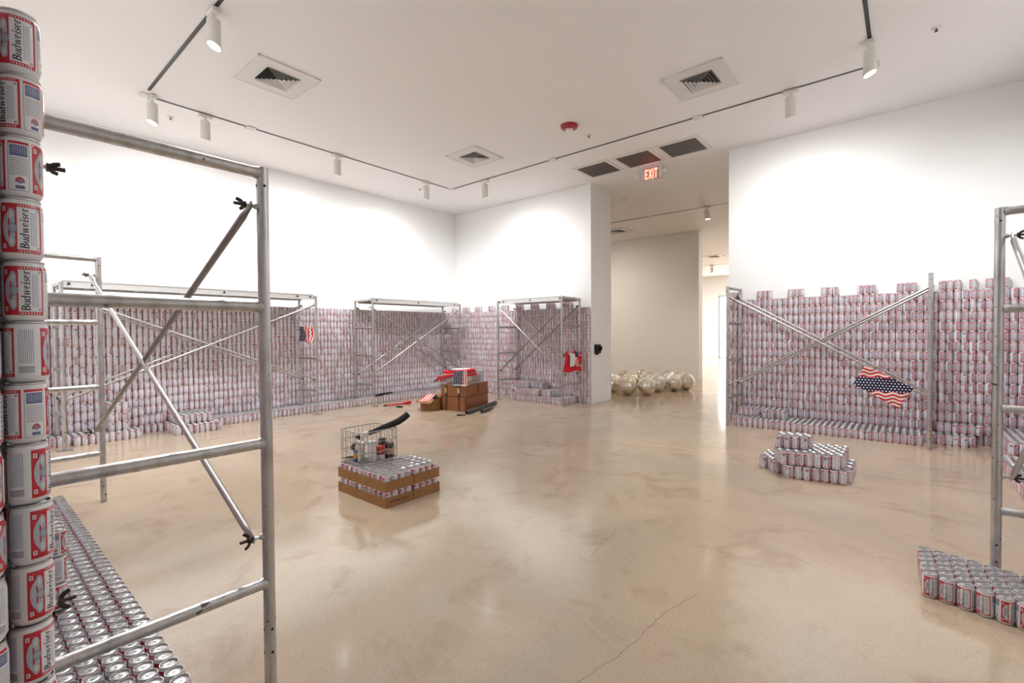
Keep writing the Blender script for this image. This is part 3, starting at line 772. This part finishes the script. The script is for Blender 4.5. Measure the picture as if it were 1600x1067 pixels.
# stepped pile on the floor in front of the right can wall
rp = random.Random(3); ca, sa = math.cos(math.radians(11)), math.sin(math.radians(11))
def pc(a, b): return 7.43 + a*ca, -2.815 + a*sa + b
for j in range(9):
    for i in range(-4, 7):
        a = i*.0674 + (.0337 if j % 2 else 0); b = j*.0648
        if i < 0 and b < -i*.062: continue
        x, y = pc(a, b)
        can(x, y, 0, rp.uniform(0, 6.28), 'pile', f'bottom layer can of the stepped pile, {od(j+1)} row from the front, {od(i+5)} from the left', .0006)
for j in range(8):
    for i in range(-2, 6):
        a = i*.0674 + (.0337 if j % 2 else 0) + .012; b = j*.0648 + .015
        if i == -2 and j == 0: continue
        x, y = pc(a, b)
        can(x, y, CH, rp.uniform(0, 6.28), 'pile', f'middle layer can of the stepped pile, {od(j+1)} row from the front, {od(i+3)} from the left', .0006)
for j in range(3):
    for i in range(4):
        x, y = pc((i-2)*.0676 + (.0338 if j % 2 else 0) + .02, .16 + j*.0648)
        can(x, y, 2*CH, rp.uniform(0, 6.28), 'pile', f'top layer can of the stepped pile, {od(j+1)} row from the front, {od(i+1)} from the left', .0004)

# cardboard trays with cans -------------------------------------------------
TRAYS = [('front', 4.752, 5.165, -5.640, -5.368, 'x'), ('right', 4.752, 5.165, -5.362, -5.090, 'x'), ('left', 4.474, 4.746, -5.640, -5.227, 'y')]
TH = .127
for lv in range(2):
    for nm, x0, x1, y0, y1, ax in TRAYS:
        z = lv*TH; w2 = .0022; h = .080
        where = ('lower', 'upper')[lv]
        t = thing('cardboard_tray', f'{where} {nm} brown cardboard tray of beer cans below the wire basket' if nm != 'left' else f'{where} left brown cardboard tray of beer cans under the wire basket', 'tray', (x0, y0, z), 0, 'cardboard can trays')
        lx, ly = x1-x0, y1-y0
        MB().box(0, lx, 0, ly, 0, w2).obj('bottom', 'cardboard', t, smooth=False)
        for q in ((0,lx,0,w2),(0,lx,ly-w2,ly),(0,w2,w2,ly-w2),(lx-w2,lx,w2,ly-w2)):
            MB().box(*q, w2, h).obj('side_wall', 'cardboard', t, smooth=False)
        MB().box(lx, lx+.0012, ly*.62, ly*.98, .004, h-.004).obj('glued_flap', 'cardboard', t, smooth=False) if lv else None
        if lv == 0 and nm == 'front':
            mb = MB(); rr = random.Random(5); yy = ly*.16
            while yy < ly*.80:
                wd = rr.choice((.006,.007,.008)); 
                if rr.random() < .82:
                    mb.box(lx+.0001, lx+.0008, yy, yy+wd*.25, .036, .050).box(lx+.0001, lx+.0008, yy, yy+wd*.75, .036+.011*rr.random(), .0395+.009*rr.random()+.002)
                    mb.box(lx+.0001, lx+.0008, yy+wd*.5, yy+wd*.75, .036, .050)
                yy += wd*1.25
            mb.obj('printed_line', 'carton_ink', t, smooth=False)
        nx, ny = (6, 4) if ax == 'x' else (4, 6)
        for i in range(nx):
            for j in range(ny):
                can(x0 + .0026 + (i+.5)*(lx-.0052)/nx, y0 + .0026 + (j+.5)*(ly-.0052)/ny, z+w2, face(math.radians(-30), .5), 'tray', f'can in the {where} {nm} cardboard tray, {od(nx-i)} from the right, {od(j+1)} row', .0004)

# choose the 300 cans that show largest --------------------------------------
A = np.array([(c[0], c[1], c[2]) for c in CANS])
rel = A + np.array([0, 0, CH/2]) - np.array(CAMP)
dep = rel @ np.array(fw); px = 800 + FPX*(rel @ np.array(rt))/np.maximum(dep, .01); py = 533.5 - FPX*(rel @ np.array(up))/np.maximum(dep, .01)
zone = np.array([c[4] for c in CANS])
vis = (dep > .2) & (px > -8) & (px < 1606) & (py > -30) & (py < 1100)
key = {}
for i, q in enumerate(A): key.setdefault((round(q[0]/.2), round(q[1]/.2)), []).append(i)
score = np.zeros(len(A))
camxy = np.array(CAMP)[:2]
for i in np.where(vis)[0]:
    x, y, z = A[i]; bx, by = round(x/.2), round(y/.2)
    nb_ = [j for a in (-1,0,1) for b in (-1,0,1) for j in key.get((bx+a, by+b), ())]
    d_ = A[nb_] - A[i]; hd = np.hypot(d_[:,0], d_[:,1])
    top = np.any((hd < .04) & (d_[:,2] > .05) & (d_[:,2] < .16))
    tc = camxy - A[i][:2]; tc /= np.linalg.norm(tc)
    side = (hd > .02) & (hd < .085) & (np.abs(d_[:,2]) < .06) & ((d_[:,0]*tc[0] + d_[:,1]*tc[1]) > .6*hd)
    cov = min(1.0, .55*side.sum())
    s = 1/dep[i]**2
    expo = (1-cov)*1.0 + (0 if top else .55*min(1, (CAMP.z - z - CH)/dep[i]*1.6 + .05))
    if zone[i] not in ('column', 'column2') and px[i] < 78: expo = 0
    score[i] = s*max(expo, 0)
order = np.argsort(-score)
must = [i for i in range(len(A)) if zone[i] == 'column' and py[i] < 1130 and px[i] > -60]
chosen = list(must) + [i for i in order if i not in set(must) and score[i] > 0][:300-len(must)]
chs = set(chosen)
GRP = {'column': 'cans of the left column', 'column2': 'cans of the left column', 'bed': 'cans of the left floor bed', 'right': 'cans of the right can wall', 'rledge': 'cans of the right ledges', 'rbed': 'cans behind the right edge scaffold', 'corner': 'cans of the lower right bed', 'pile': 'cans of the stepped floor pile', 'tray': 'cans in cardboard trays', 'wall': 'cans of the can walls'}
for i in chosen:
    x, y, z, rot, zn, lab = CANS[i]
    pxd = FPX*.066/max(dep[i], .1)
    big = zn in ('column',) or (pxd > 16)
    o = link('beer_can', body_hi if big else (body_mid if pxd > 9.5 else body_small), None, (x, y, z), rot,
             lab if lab != 'w' else 'beer can at the front of the left wall stacks', 'can', GRP[zn])
    if big:
        for q in letter_mes: link('lettering', q, o)
    if pxd > 9.5:
        l = link('lid', lid_me, o); tb = link('pull_tab', tab_me, l)
rest = np.array([i for i in range(len(A)) if i not in chs])
# everything else joined in one object
ns = 14
prof = PM; nring = len(prof)-1
base = []
for r, z in prof[:-1]:
    base += [(r*math.cos(2*PI*k/ns), r*math.sin(2*PI*k/ns), z) for k in range(ns)]
base.append((0, 0, prof[-1][1])); base = np.array(base)
quads = []; qm = []; quv = []
for i in range(nring-1):
    for k in range(ns):
        k2 = (k+1) % ns; quads.append((i*ns+k, i*ns+k2, (i+1)*ns+k2, (i+1)*ns+k)); qm.append(0 if i < 3 else 1)
        u0, u1, v0, v1 = k/ns, (k+1)/ns, prof[i][1]/CH, prof[i+1][1]/CH
        quv += [(u0,v0),(u1,v0),(u1,v1),(u0,v1)]
tris = [((nring-1)*ns+k, (nring-1)*ns+(k+1) % ns, nring*ns) for k in range(ns)]
quads = np.array(quads); tris = np.array(tris); M_ = len(rest); nv = len(base)
rots = np.array([CANS[i][3] for i in rest]); P_ = A[rest]
c_, s_ = np.cos(rots)[:,None], np.sin(rots)[:,None]
V = np.stack([base[:,0]*c_ - base[:,1]*s_ + P_[:,0:1], base[:,0]*s_ + base[:,1]*c_ + P_[:,1:2], base[:,2] + P_[:,2:3]], -1).reshape(-1, 3)
offs = (np.arange(M_)*nv)[:,None]
loops = np.concatenate([np.concatenate([(quads.ravel()[None] + offs), (tris.ravel()[None] + offs)], 1)]).ravel()
lt = np.tile(np.concatenate([np.full(len(quads), 4), np.full(len(tris), 3)]), M_); ls = np.concatenate([[0], np.cumsum(lt)[:-1]])
me = bpy.data.meshes.new('stacked_cans'); me.vertices.add(len(V)); me.vertices.foreach_set('co', V.ravel().astype(np.float32))
me.loops.add(len(loops)); me.loops.foreach_set('vertex_index', loops.astype(np.int32))
me.polygons.add(len(lt)); me.polygons.foreach_set('loop_start', ls.astype(np.int32)); me.polygons.foreach_set('loop_total', lt.astype(np.int32))
me.materials.append(MATS['can_print']); me.materials.append(MATS['can_alu'])
me.polygons.foreach_set('material_index', np.tile(np.concatenate([np.array(qm), np.ones(len(tris), int)]), M_).astype(np.int32))
smo = np.tile(np.concatenate([np.array([m == 0 or True for m in qm]), np.zeros(len(tris), bool)]), M_)
me.polygons.foreach_set('use_smooth', smo)
me.update(calc_edges=True)
ul = me.uv_layers.new(name='UVMap')
tuv = [(0, .95)]*(3*len(tris))
ul.data.foreach_set('uv', np.tile(np.array(quv + tuv, dtype=np.float32), (M_, 1)).ravel())
me.validate(); me.update()
link('beer_can_wall', me, None, label='thousands of red and white beer cans stacked along the gallery walls', cat='cans', kind='stuff')
print('cans', len(A), 'chosen', len(chosen), {z: int(sum(zone[chosen] == z)) for z in set(zone)})

# ------------------------------------------------------------------ mirrored spheres
sph = bpy.data.meshes.new('mirrored_sphere')
mb = MB(); nr_ = 28
mb.lathe([(0,0)] + [(.188*math.sin(PI*k/nr_), .188 - .188*math.cos(PI*k/nr_)) for k in range(1, nr_)] + [(0,.376)], 44)
sph = mb.mesh('mirrored_sphere', ['sphere_steel'], True, 180)
SP = [(3.65,1.57,'front left of the two nearest the opening'),(3.99,1.78,'front right of the two nearest the opening'),(3.95,2.44,'behind the two nearest, under the wall middle'),(4.19,2.80,'farthest right at the front'),(4.33,3.16,'tucked behind the rightmost one'),
      (3.13,1.80,'half hidden by the pier in front'),(3.36,2.20,'behind the front left one'),(2.92,2.36,'behind the pier edge in the second row'),(3.56,2.72,'in the middle of the cluster'),(3.10,2.86,'in the middle left of the cluster'),
      (3.78,3.22,'in the third row right of middle'),(2.72,3.30,'in the third row behind the pier edge'),(3.32,3.44,'in the back row left of middle'),(3.98,3.66,'at the back right'),(2.90,3.90,'at the back left'),(3.56,4.02,'farthest back near the wall')]
for x, y, w_ in SP:
    link('mirrored_sphere', sph, None, (x, y, 0), random.uniform(0, 6), f'mirrored steel sphere, {w_}', 'sphere', 'mirrored spheres on the floor')

# ------------------------------------------------------------------ wire basket on the trays and what is in it
BX0, BX1, BY0, BY1, BZ0, BZ1 = 4.415, 4.755, -5.585, -5.215, TH+.1240, .520
t = thing('wire_basket', 'square wire basket of odds and ends on the can trays', 'basket', (BX0, BY0, BZ0))
lx, ly, H = BX1-BX0, BY1-BY0, BZ1-BZ0
def rect_loop(z, r, parent, nm, e=0.):
    pts = []; c = .03
    for cx, cy, a0 in ((lx-c+e, c-e, -90), (lx-c+e, ly-c+e, 0), (c-e, ly-c+e, 90), (c-e, c-e, 180)):
        pts += [(cx + c*math.cos(math.radians(a0+q)), cy + c*math.sin(math.radians(a0+q)), z) for q in (0, 30, 60, 90)]
    pts.append(pts[0]); return MB().sweep(pts, r, 8, caps=False).obj(nm, 'wire', parent)
rect_loop(H, .005, t, 'rim_wire'); rect_loop(H*.66, .0035, t, 'band_wire'); rect_loop(H*.33, .0035, t, 'band_wire'); rect_loop(.006, .0045, t, 'base_wire')
for i in range(9):
    for side in range(4):
        f = (i+.5)/9
        x, y = ((f*lx, 0), (f*lx, ly), (0, f*ly), (lx, f*ly))[side]
        MB().tube((x, y, .004), (x, y, H), .0019, 6).obj('upright_wire', 'wire', t)
for i in range(9):
    f = (i+.5)/9; MB().tube((f*lx, 0, .004), (f*lx, ly, .004), .0017, 6).obj('floor_wire', 'wire', t)
    MB().tube((0, f*ly, .006), (lx, f*ly, .006), .0017, 6).obj('floor_wire', 'wire', t)
MB().box(lx*.1, lx*.28, ly-.004, ly-.002, H*.70, H*.98).obj('maker_plate', 'steel_rough', t, smooth=False)
G = 'odds and ends in the wire basket'
bz = BZ0+.008
def lath(nm, label, cat, x, y, parts, z=bz):
    t = thing(nm, label, cat, (x, y, z), 0, G)
    for pn, mt, prof in parts: MB().lathe(prof, 20).obj(pn, mt, t)
    return t
lath('steel_shaker', 'tall shiny steel shaker at the front of the basket', 'shaker', 4.665, -5.535, [('body','steel_rough',[(0,0),(.026,0),(.030,.01),(.034,.13),(.034,.135)]),('lid','chrome',[(.034,.135),(.036,.15),(.032,.178),(.018,.20),(.009,.205),(.009,.217),(0,.219)])])
lath('white_canister', 'plain white canister in the basket', 'canister', 4.712, -5.455, [('body','white_plastic',[(0,0),(.031,0),(.032,.004),(.032,.155),(.030,.160),(0,.160)]),('lid','fabric_white',[(.033,.152),(.033,.172),(.030,.176),(0,.177)])])
lath('red_tin', 'red tin with a white lower band in the basket', 'tin', 4.705, -5.365, [('body','red_label',[(.038,.045),(.038,.11),(.0375,.113),(0,.113)]),('band','fabric_white',[(0,0),(.037,0),(.0385,.003),(.0385,.045)]),('stripe','blue_label',[(.0386,.043),(.0386,.052)])])
lath('dark_jar', 'dark brown jar with a pale label in the basket', 'jar', 4.705, -5.275, [('body','jar_brown',[(0,0),(.038,0),(.041,.008),(.041,.115),(.034,.130),(.030,.135)]),('label_band','jar_label',[(.0414,.03),(.0414,.085)]),('lid','steel_rough',[(.033,.132),(.033,.150),(.03,.153),(0,.153)])])
lath('small_bottle', 'small blue and orange bottle in the basket corner', 'bottle', 4.610, -5.545, [('body','blue_label',[(0,0),(.020,0),(.022,.004),(.022,.085),(.013,.10)]),('label_band','orange_label',[(.0223,.03),(.0223,.06)]),('cap','white_plastic',[(.013,.098),(.012,.128),(.008,.132),(0,.133)])])
lath('dark_jar', 'second dark jar behind the labelled jar in the basket', 'jar', 4.625, -5.290, [('body','jar_brown',[(0,0),(.038,0),(.041,.008),(.041,.12),(.034,.135),(0,.137)]),('lid','black_rubber',[(.035,.132),(.035,.155),(0,.156)])])
lath('chrome_cup', 'chrome cup lying among the jars in the basket', 'cup', 4.610, -5.385, [('body','chrome',[(0,0),(.028,0),(.034,.06),(.038,.12),(.036,.12),(.031,.06),(0,.01)])])
t = thing('torch', 'black torch with a round head leaning in the basket', 'torch', (4.515, -5.50, bz), 0, G)
MB().sweep([(-.04,.10,.02),(.0,.045,.06),(.03,.0,.095)], [.016,.016,.018], 12).obj('barrel', 'black_rubber', t)
MB().sweep([(.03,.0,.095),(.04,-.012,.105),(.052,-.028,.118)], [.02,.036,.038], 16).obj('head', 'black_rubber', t)
t = thing('black_tool', 'black metal tool lying flat in the basket', 'tool', (4.50, -5.53, bz), .6, G)
MB().sweep([(-.05,0,.012),(0,.012,.014),(.06,0,.012)], [.009,.012,.007], 8).obj('bar', 'black_rubber', t)
MB().sweep([(-.05,0,.012),(-.03,-.03,.03),(.03,-.03,.035)], .005, 8).obj('wire_bail', 'steel_rough', t)
t = thing('bent_tube', 'thick black bent tube laid across the wire basket', 'tube', (4.55, -5.45, BZ1), 0, G)
pts = [(.105,-.12,-.045),(.125,.02,-.018),(.135,.12,.004),(.142,.22,.024),(.148,.28,.038),(.158,.335,.066),(.168,.375,.094)]
MB().sweep(pts, [.016,.019,.024,.028,.031,.031,.030], 18).obj('tube', 'black_rubber', t)
MB().sweep([(.168,.375,.094),(.1682,.376,.0947)], .025, 18).obj('open_end', 'hole_black', t)
MB().sweep([(.108,-.095,-.040),(.120,-.02,-.026)], .0235, 14).obj('white_tag', 'white_plastic', t)

# ------------------------------------------------------------------ trunk group near the far corner
TA = math.atan2(-.251, .967)     # trunk local x runs along its near edge
def TR(a, b): return Vector((2.43 - .967*a - .251*b, -2.08 - .251*a + .967*b, 0))
TM = Matrix(((-.967, -.251, 0, 2.43), (-.251, .967, 0, -2.08), (0, 0, 1, 0), (0, 0, 0, 1)))
def tp(a, b, z): q = TR(a, b); return (q.x, q.y, z)
t = thing('trunk', 'brown wooden trunk with two latches near the far corner', 'trunk', (2.43, -2.08, 0), PI + .2541)
# local frame: x' = (-.967,-.251), y' = (.251,-.967): b is -y'
t.rotation_euler = (0, 0, math.atan2(-.251, -.967))
def tb(mb, a0, a1, b0, b1, z0, z1): return mb.box(a0, a1, -b1, -b0, z0, z1)
tb(MB(), 0, .52, 0, .78, 0, .252).obj('chest_body', 'trunk_wood', t, smooth=False)
l = tb(MB(), 0, .52, 0, .78, .256, .45).obj('lid', 'trunk_wood', t, smooth=False)
for q in ((.135,.165),(.395,.425)):
    tb(MB(), q[0], q[1], -.008, .0, 0, .252).obj('strap', 'trunk_strap', t, smooth=False)
    tb(MB(), q[0], q[1], -.008, .0, .256, .45).obj('strap', 'trunk_strap', l, smooth=False)
    tb(MB(), q[0]-.004, q[1]+.004, -.022, -.008, .31, .40).obj('latch', 'brass', l, smooth=False)
    tb(MB(), q[0]+.004, q[1]-.004, -.018, -.008, .24, .31).obj('latch_tongue', 'dark_iron', l, smooth=False)
tb(MB(), -.006, 0, .40, .43, .30, .44).obj('strap', 'trunk_strap', l, smooth=False)
for a in (0, .49): tb(MB(), a, a+.03, -.004, 0, .0, .252).obj('corner_edge', 'trunk_strap', t, smooth=False)
tb(MB(), -.004, .524, -.004, .784, .244, .256).obj('closing_edge', 'trunk_strap', t, smooth=False)
# white wire crate on the trunk
t2 = thing('wire_crate', 'white wire crate on the wooden trunk', 'crate', tp(0, 0, .452)); t2.rotation_euler = t.rotation_euler
def crate_loop(z, r, nm):
    P = [(.04,-.03,z),(.50,-.03,z),(.50,-.52,z),(.04,-.52,z),(.04,-.03,z)]
    MB().sweep(P, r, 6, caps=False).obj(nm, 'crate_wire', t2)
crate_loop(.006, .005, 'base_wire'); crate_loop(.09, .004, 'band_wire'); crate_loop(.17, .006, 'rim_wire')
for i in range(12):
    a = .04 + .46*i/11
    for b in (.03, .52): MB().tube((a, -b, .006), (a, -b, .17), .0045, 5).obj('upright_wire', 'crate_wire', t2)
for i in range(11):
    b = .03 + .49*(i+.5)/11
    for a in (.04, .50): MB().tube((a, -b, .006), (a, -b, .17), .0045, 5).obj('upright_wire', 'crate_wire', t2)
# red, white and navy towel heaped on the crate
t3 = thing('beach_towel', 'red white and navy towel heaped over the white crate', 'towel', tp(.25, .25, .63)); t3.rotation_euler = t.rotation_euler
def towel_piece(nm, mt, poly, z, thick, lump, seed):
    """folded slab of cloth with a soft outline"""
    rr = random.Random(seed); mb = MB(); n = len(poly)
    ring0 = [(x, y, z(x, y)) for x, y in poly]; ring1 = [(x*.985, y*.985, z(x, y) + thick + lump*rr.uniform(-1, 1)) for x, y in poly]
    cx, cy = sum(p[0] for p in poly)/n, sum(p[1] for p in poly)/n
    r2 = [((x-cx)*.6+cx, (y-cy)*.6+cy, z(x, y) + thick*1.15 + lump*rr.uniform(-1, 1)) for x, y in poly]
    vs = ring0 + ring1 + r2 + [(cx, cy, z(cx, cy) + thick*1.2), (cx, cy, z(cx, cy))]
    fs = []
    for k in range(n):
        k2 = (k+1) % n
        fs += [(k, k2, n+k2, n+k), (n+k, n+k2, 2*n+k2, 2*n+k), (2*n+k, 2*n+k2, 3*n), (k2, k, 3*n+1)]
    return mb.add(vs, fs).obj(nm, mt, t3)
def ringpoly(a0, a1, b0, b1, wob, seed, n=28):
    rr = random.Random(seed); out = []
    for k in range(n):
        an = 2*PI*k/n; c, s_ = math.cos(an), math.sin(an); e = .35
        x = (a0+a1)/2 + (a1-a0)/2*math.copysign(abs(c)**e, c); y = (b0+b1)/2 + (b1-b0)/2*math.copysign(abs(s_)**e, s_)
        out.append((x + rr.uniform(-wob, wob), y + rr.uniform(-wob, wob)))
    return out
slope = lambda x, y: -.03 - max(0, x-.18)*.36
towel_piece('lower_fold', 'fabric_red', ringpoly(-.23, .40, -.22, .26, .010, 1), slope, .035, .006, 1)
towel_piece('white_hem', 'fabric_white', ringpoly(-.20, .33, -.215, .245, .008, 2), lambda x, y: slope(x, y)+.036, .010, .003, 2)
towel_piece('upper_fold', 'fabric_red', ringpoly(-.225, .275, -.21, .255, .010, 3), lambda x, y: .012 + .06*max(0, .1-x), .048, .007, 3)
towel_piece('white_middle', 'fabric_white', ringpoly(-.14, .22, -.18, .16, .010, 4), lambda x, y: .055 + .06*max(0, .1-x), .022, .005, 4)
towel_piece('navy_print', 'fabric_navy', ringpoly(-.02, .19, .13, .185, .006, 5), lambda x, y: .058, .020, .003, 5)
MB().sweep([(.40,.20,-.10),(.43,.21,-.125),(.45,.215,-.155)], [.012,.010,.006], 8).obj('dark_tassel', 'fabric_black', t3)
for k in range(3): MB().sweep([(.33-.07*k,.262,-.07),(.33-.07*k,.266,-.10),(.335-.07*k,.262,-.125)], [.016,.018,.010], 8).obj('hem_tab', 'fabric_red', t3)
# starry flag hanging over the trunk's near corner
cloth('flag_bandana', 'flag_stars', tp(.27, -.034, .425), tp(-.035, -.034, .44), tp(-.035, -.030, .715), tp(.235, -.030, .70), None, 22, 20, .005, (.25,-.95,.1), .003, seed=4,
      label='navy star and red striped flag bandana hanging on the trunk', cat='flag', group='flag bandanas')
t4 = thing('folded_paper', 'white folded paper strip sticking out on the trunk', 'paper', tp(.12, -.02, .452)); t4.rotation_euler = t.rotation_euler
MB().box(-.15, .12, -.03, .05, .0, .006).box(-.15, .10, -.028, .045, .006, .011).obj('sheet', 'fabric_white', t4, smooth=False)
t4 = thing('glass_box', 'clear plastic box end beside the towel on the trunk', 'box', tp(.02, .535, .452)); t4.rotation_euler = t.rotation_euler
mat('clear_plastic', (.55,.58,.58), .15, alpha=1)
MB().box(0, .2, -.14, 0, 0, .20).obj('box_body', 'clear_plastic', t4, smooth=False); MB().box(-.006, .206, -.146, .006, .20, .214).obj('box_lid', 'clear_plastic', t4, smooth=False)
# cardboard box with a striped flag
t = thing('cardboard_box', 'small open cardboard box left of the trunk', 'box', (1.67, -2.47, 0)); t.rotation_euler = (0, 0, .30)
bl, bw, bh, wt = .30, .29, .205, .004
MB().box(0, bl, 0, bw, 0, wt).obj('bottom', 'cardboard', t, smooth=False)
for q in ((0,bl,0,wt),(0,bl,bw-wt,bw),(0,wt,0,bw),(bl-wt,bl,0,bw)): MB().box(*q, 0, bh).obj('side_wall', 'cardboard', t, smooth=False)
M_f = Matrix.Translation((0, 0, bh)) @ Matrix.Rotation(math.radians(22), 4, 'X')
MB().box(.0, bl*.98, -.15, 0, -.002, .002, M=M_f).obj('front_flap', 'cardboard', t, smooth=False)
M_f2 = Matrix.Translation((0, 0, bh)) @ Matrix.Rotation(math.radians(-28), 4, 'Y')
MB().box(-.12, 0, .0, bw*.95, -.002, .002, M=M_f2).obj('side_flap', 'cardboard', t, smooth=False)
M_f3 = Matrix.Translation((0, bw, bh)) @ Matrix.Rotation(math.radians(20), 4, 'X')
MB().box(.02, bl*.9, 0, .13, -.002, .002, M=M_f3).obj('back_flap', 'cardboard', t, smooth=False)
cr, sr = math.cos(.30), math.sin(.30)
def bp(x, y, z): return (1.67 + x*cr - y*sr, -2.47 + x*sr + y*cr, z)
cloth('flag_bandana', 'flag_stripes', bp(.02,-.11,.170), bp(.20,-.09,.176), bp(.24,.14,.285), bp(.06,.10,.265), None, 16, 14, .006, (-.2,-.4,.9), .003, seed=8,
      label='small red and white striped flag in the cardboard box', cat='flag', group='flag bandanas')
t = thing('dark_glove', 'dark crumpled cloth inside the cardboard box', 'cloth', bp(.235, .12, .18)); 
MB().lathe([(0,0),(.03,.004),(.045,.03),(.04,.06),(.02,.085),(0,.09)], 10).obj('cloth_lump', 'fabric_black', t)
# grey tubes on the floor in front of the trunk
def floor_tube(nm, a, b, r, label, mt='grey_tube'):
    a, b = Vector((*a, r)), Vector((*b, r)); t = thing(nm, label, 'tube', (a.x, a.y, 0), 0, 'tubes on the floor by the trunk')
    o = Vector((a.x, a.y, 0)); d = (b-a).normalized()
    MB().tube(a-o, b-o, r, 18).obj('tube_wall', mt, t)
    MB().tube(a-o-d*.001, a-o+d*.001, r*.8, 18).obj('bore', 'hole_black', t)
floor_tube('foam_tube', (2.645,-2.285), (2.285,-1.17), .035, 'longer dark grey tube on the floor by the trunk')
floor_tube('foam_tube', (2.755,-2.04), (2.60,-1.62), .030, 'shorter light grey tube beside the long tube by the trunk')
t = thing('black_hook', 'small black hook lying at the end of the tubes', 'hook', (2.66, -2.44, 0))
MB().sweep([(-.06,-.03,.012),(-.02,.02,.012),(.03,.0,.02),(.06,.05,.012)], [.010,.012,.010,.008], 8).obj('bent_rod', 'black_rubber', t)
# tools on the floor below the corner scaffold
t = thing('red_tool', 'long red plastic tool with a blunt head on the floor', 'tool', (.78, -2.56, 0), math.atan2(.45, .12))
MB().sweep([(0,0,.014),(.12,0,.015),(.34,0,.018)], [.013,.014,.016], 10).obj('handle', 'red_plastic', t)
MB().sweep([(.33,0,.018),(.38,0,.030),(.45,0,.032),(.50,0,.026)], [.017,.030,.032,.016], 12).obj('head', 'red_plastic', t)
MB().sweep([(-.05,-.004,.012),(.005,0,.014)], [.011,.012], 8).obj('dark_tip', 'black_rubber', t)
t = thing('wire_brush', 'thin wire tool with a black grip beside the red tool', 'tool', (.80, -2.66, 0), math.atan2(.17, .39))
MB().sweep([(0,0,.006),(.16,.01,.006),(.30,0,.012)], .004, 6).obj('wire_shaft', 'wire', t); MB().sweep([(.29,0,.016),(.33,0,.016),(.42,0,.016)], [.013,.016,.014], 10).obj('grip', 'black_rubber', t)
t = thing('black_clamp', 'black clamp like tool lying on the can ledge', 'tool', (.30, -2.52, .122), math.atan2(.5, -.05), None)
MB().sweep([(0,0,.012),(.10,.0,.03),(.24,.01,.034),(.42,.0,.040),(.50,.01,.034)], [.012,.016,.018,.016,.012], 8).obj('upper_bar', 'black_rubber', t)
MB().sweep([(.0,0,.012),(.12,.05,.012),(.30,.06,.012)], [.010,.011,.010], 8).obj('lower_bar', 'black_rubber', t)
MB().sweep([(.36,.0,.036),(.37,.01,.014)], [.012,.014], 8).obj('stop', 'black_rubber', t)

# ------------------------------------------------------------------ flags on the scaffolds
def wuv(x0, x1, z0, z1, ax=0): return lambda q, a, b: ((q[ax]-x0)/(x1-x0), (q.z-z0)/(z1-z0))
cloth('flag_bandana', 'flag_print', (7.75,-.655,.70), (8.183,-.655,.437), (8.319,-.655,.690), (7.868,-.655,.935), None, 30, 22, .007, (0,-1,0), .0025, seed=2, uvfn=wuv(7.74,8.33,.40,.96),
      label='flag bandana with stars and stripes hanging on the right scaffold brace', cat='flag', group='flag bandanas')
cloth('flag_bandana', 'flag_print_side', (.22,-3.90,1.245), (.585,-3.865,1.20), (.60,-3.855,1.488), (.19,-3.905,1.488), None, 22, 18, .012, (.3,.95,0), .003, seed=5,
      label='flag bandana hanging on the rung of the left plank scaffold', cat='flag', group='flag bandanas')
cloth('flag_bandana', 'fabric_red', (3.475,-.60,.655), (3.53,-.13,.60), (3.53,-.10,.965), (3.475,-.60,.965), None, 22, 18, .014, (1,0,0), .003, sag=.0, seed=6,
      fn=lambda q, a, b: q + Vector((0, 0, -.03*(1-b)*math.sin(a*5+1) + (.05*math.sin(a*14) if b > .9 else 0))),
      label='red cloth with flag patches hanging on the scaffold by the pier', cat='cloth')
fl = bpy.data.objects[-1] if False else None
t = thing('flag_scarf', 'striped and navy scarf over the red cloth by the pier', 'scarf', (3.50, -.36, .70))
cloth('striped_patch', 'flag_stripes', (.028,.02,.03), (.036,.20,.0), (.036,.22,.24), (.028,.06,.25), t, 14, 12, .006, (1,0,0), .003, seed=9)
cloth('white_patch', 'fabric_white', (.026,-.13,.02), (.028,.02,.03), (.028,.03,.26), (.026,-.12,.27), t, 12, 10, .008, (1,0,0), .003, seed=10)
cloth('navy_patch', 'fabric_navy', (.040,.02,.20), (.042,.12,.20), (.042,.12,.29), (.040,.02,.29), t, 8, 8, .004, (1,0,0), .003, seed=11)
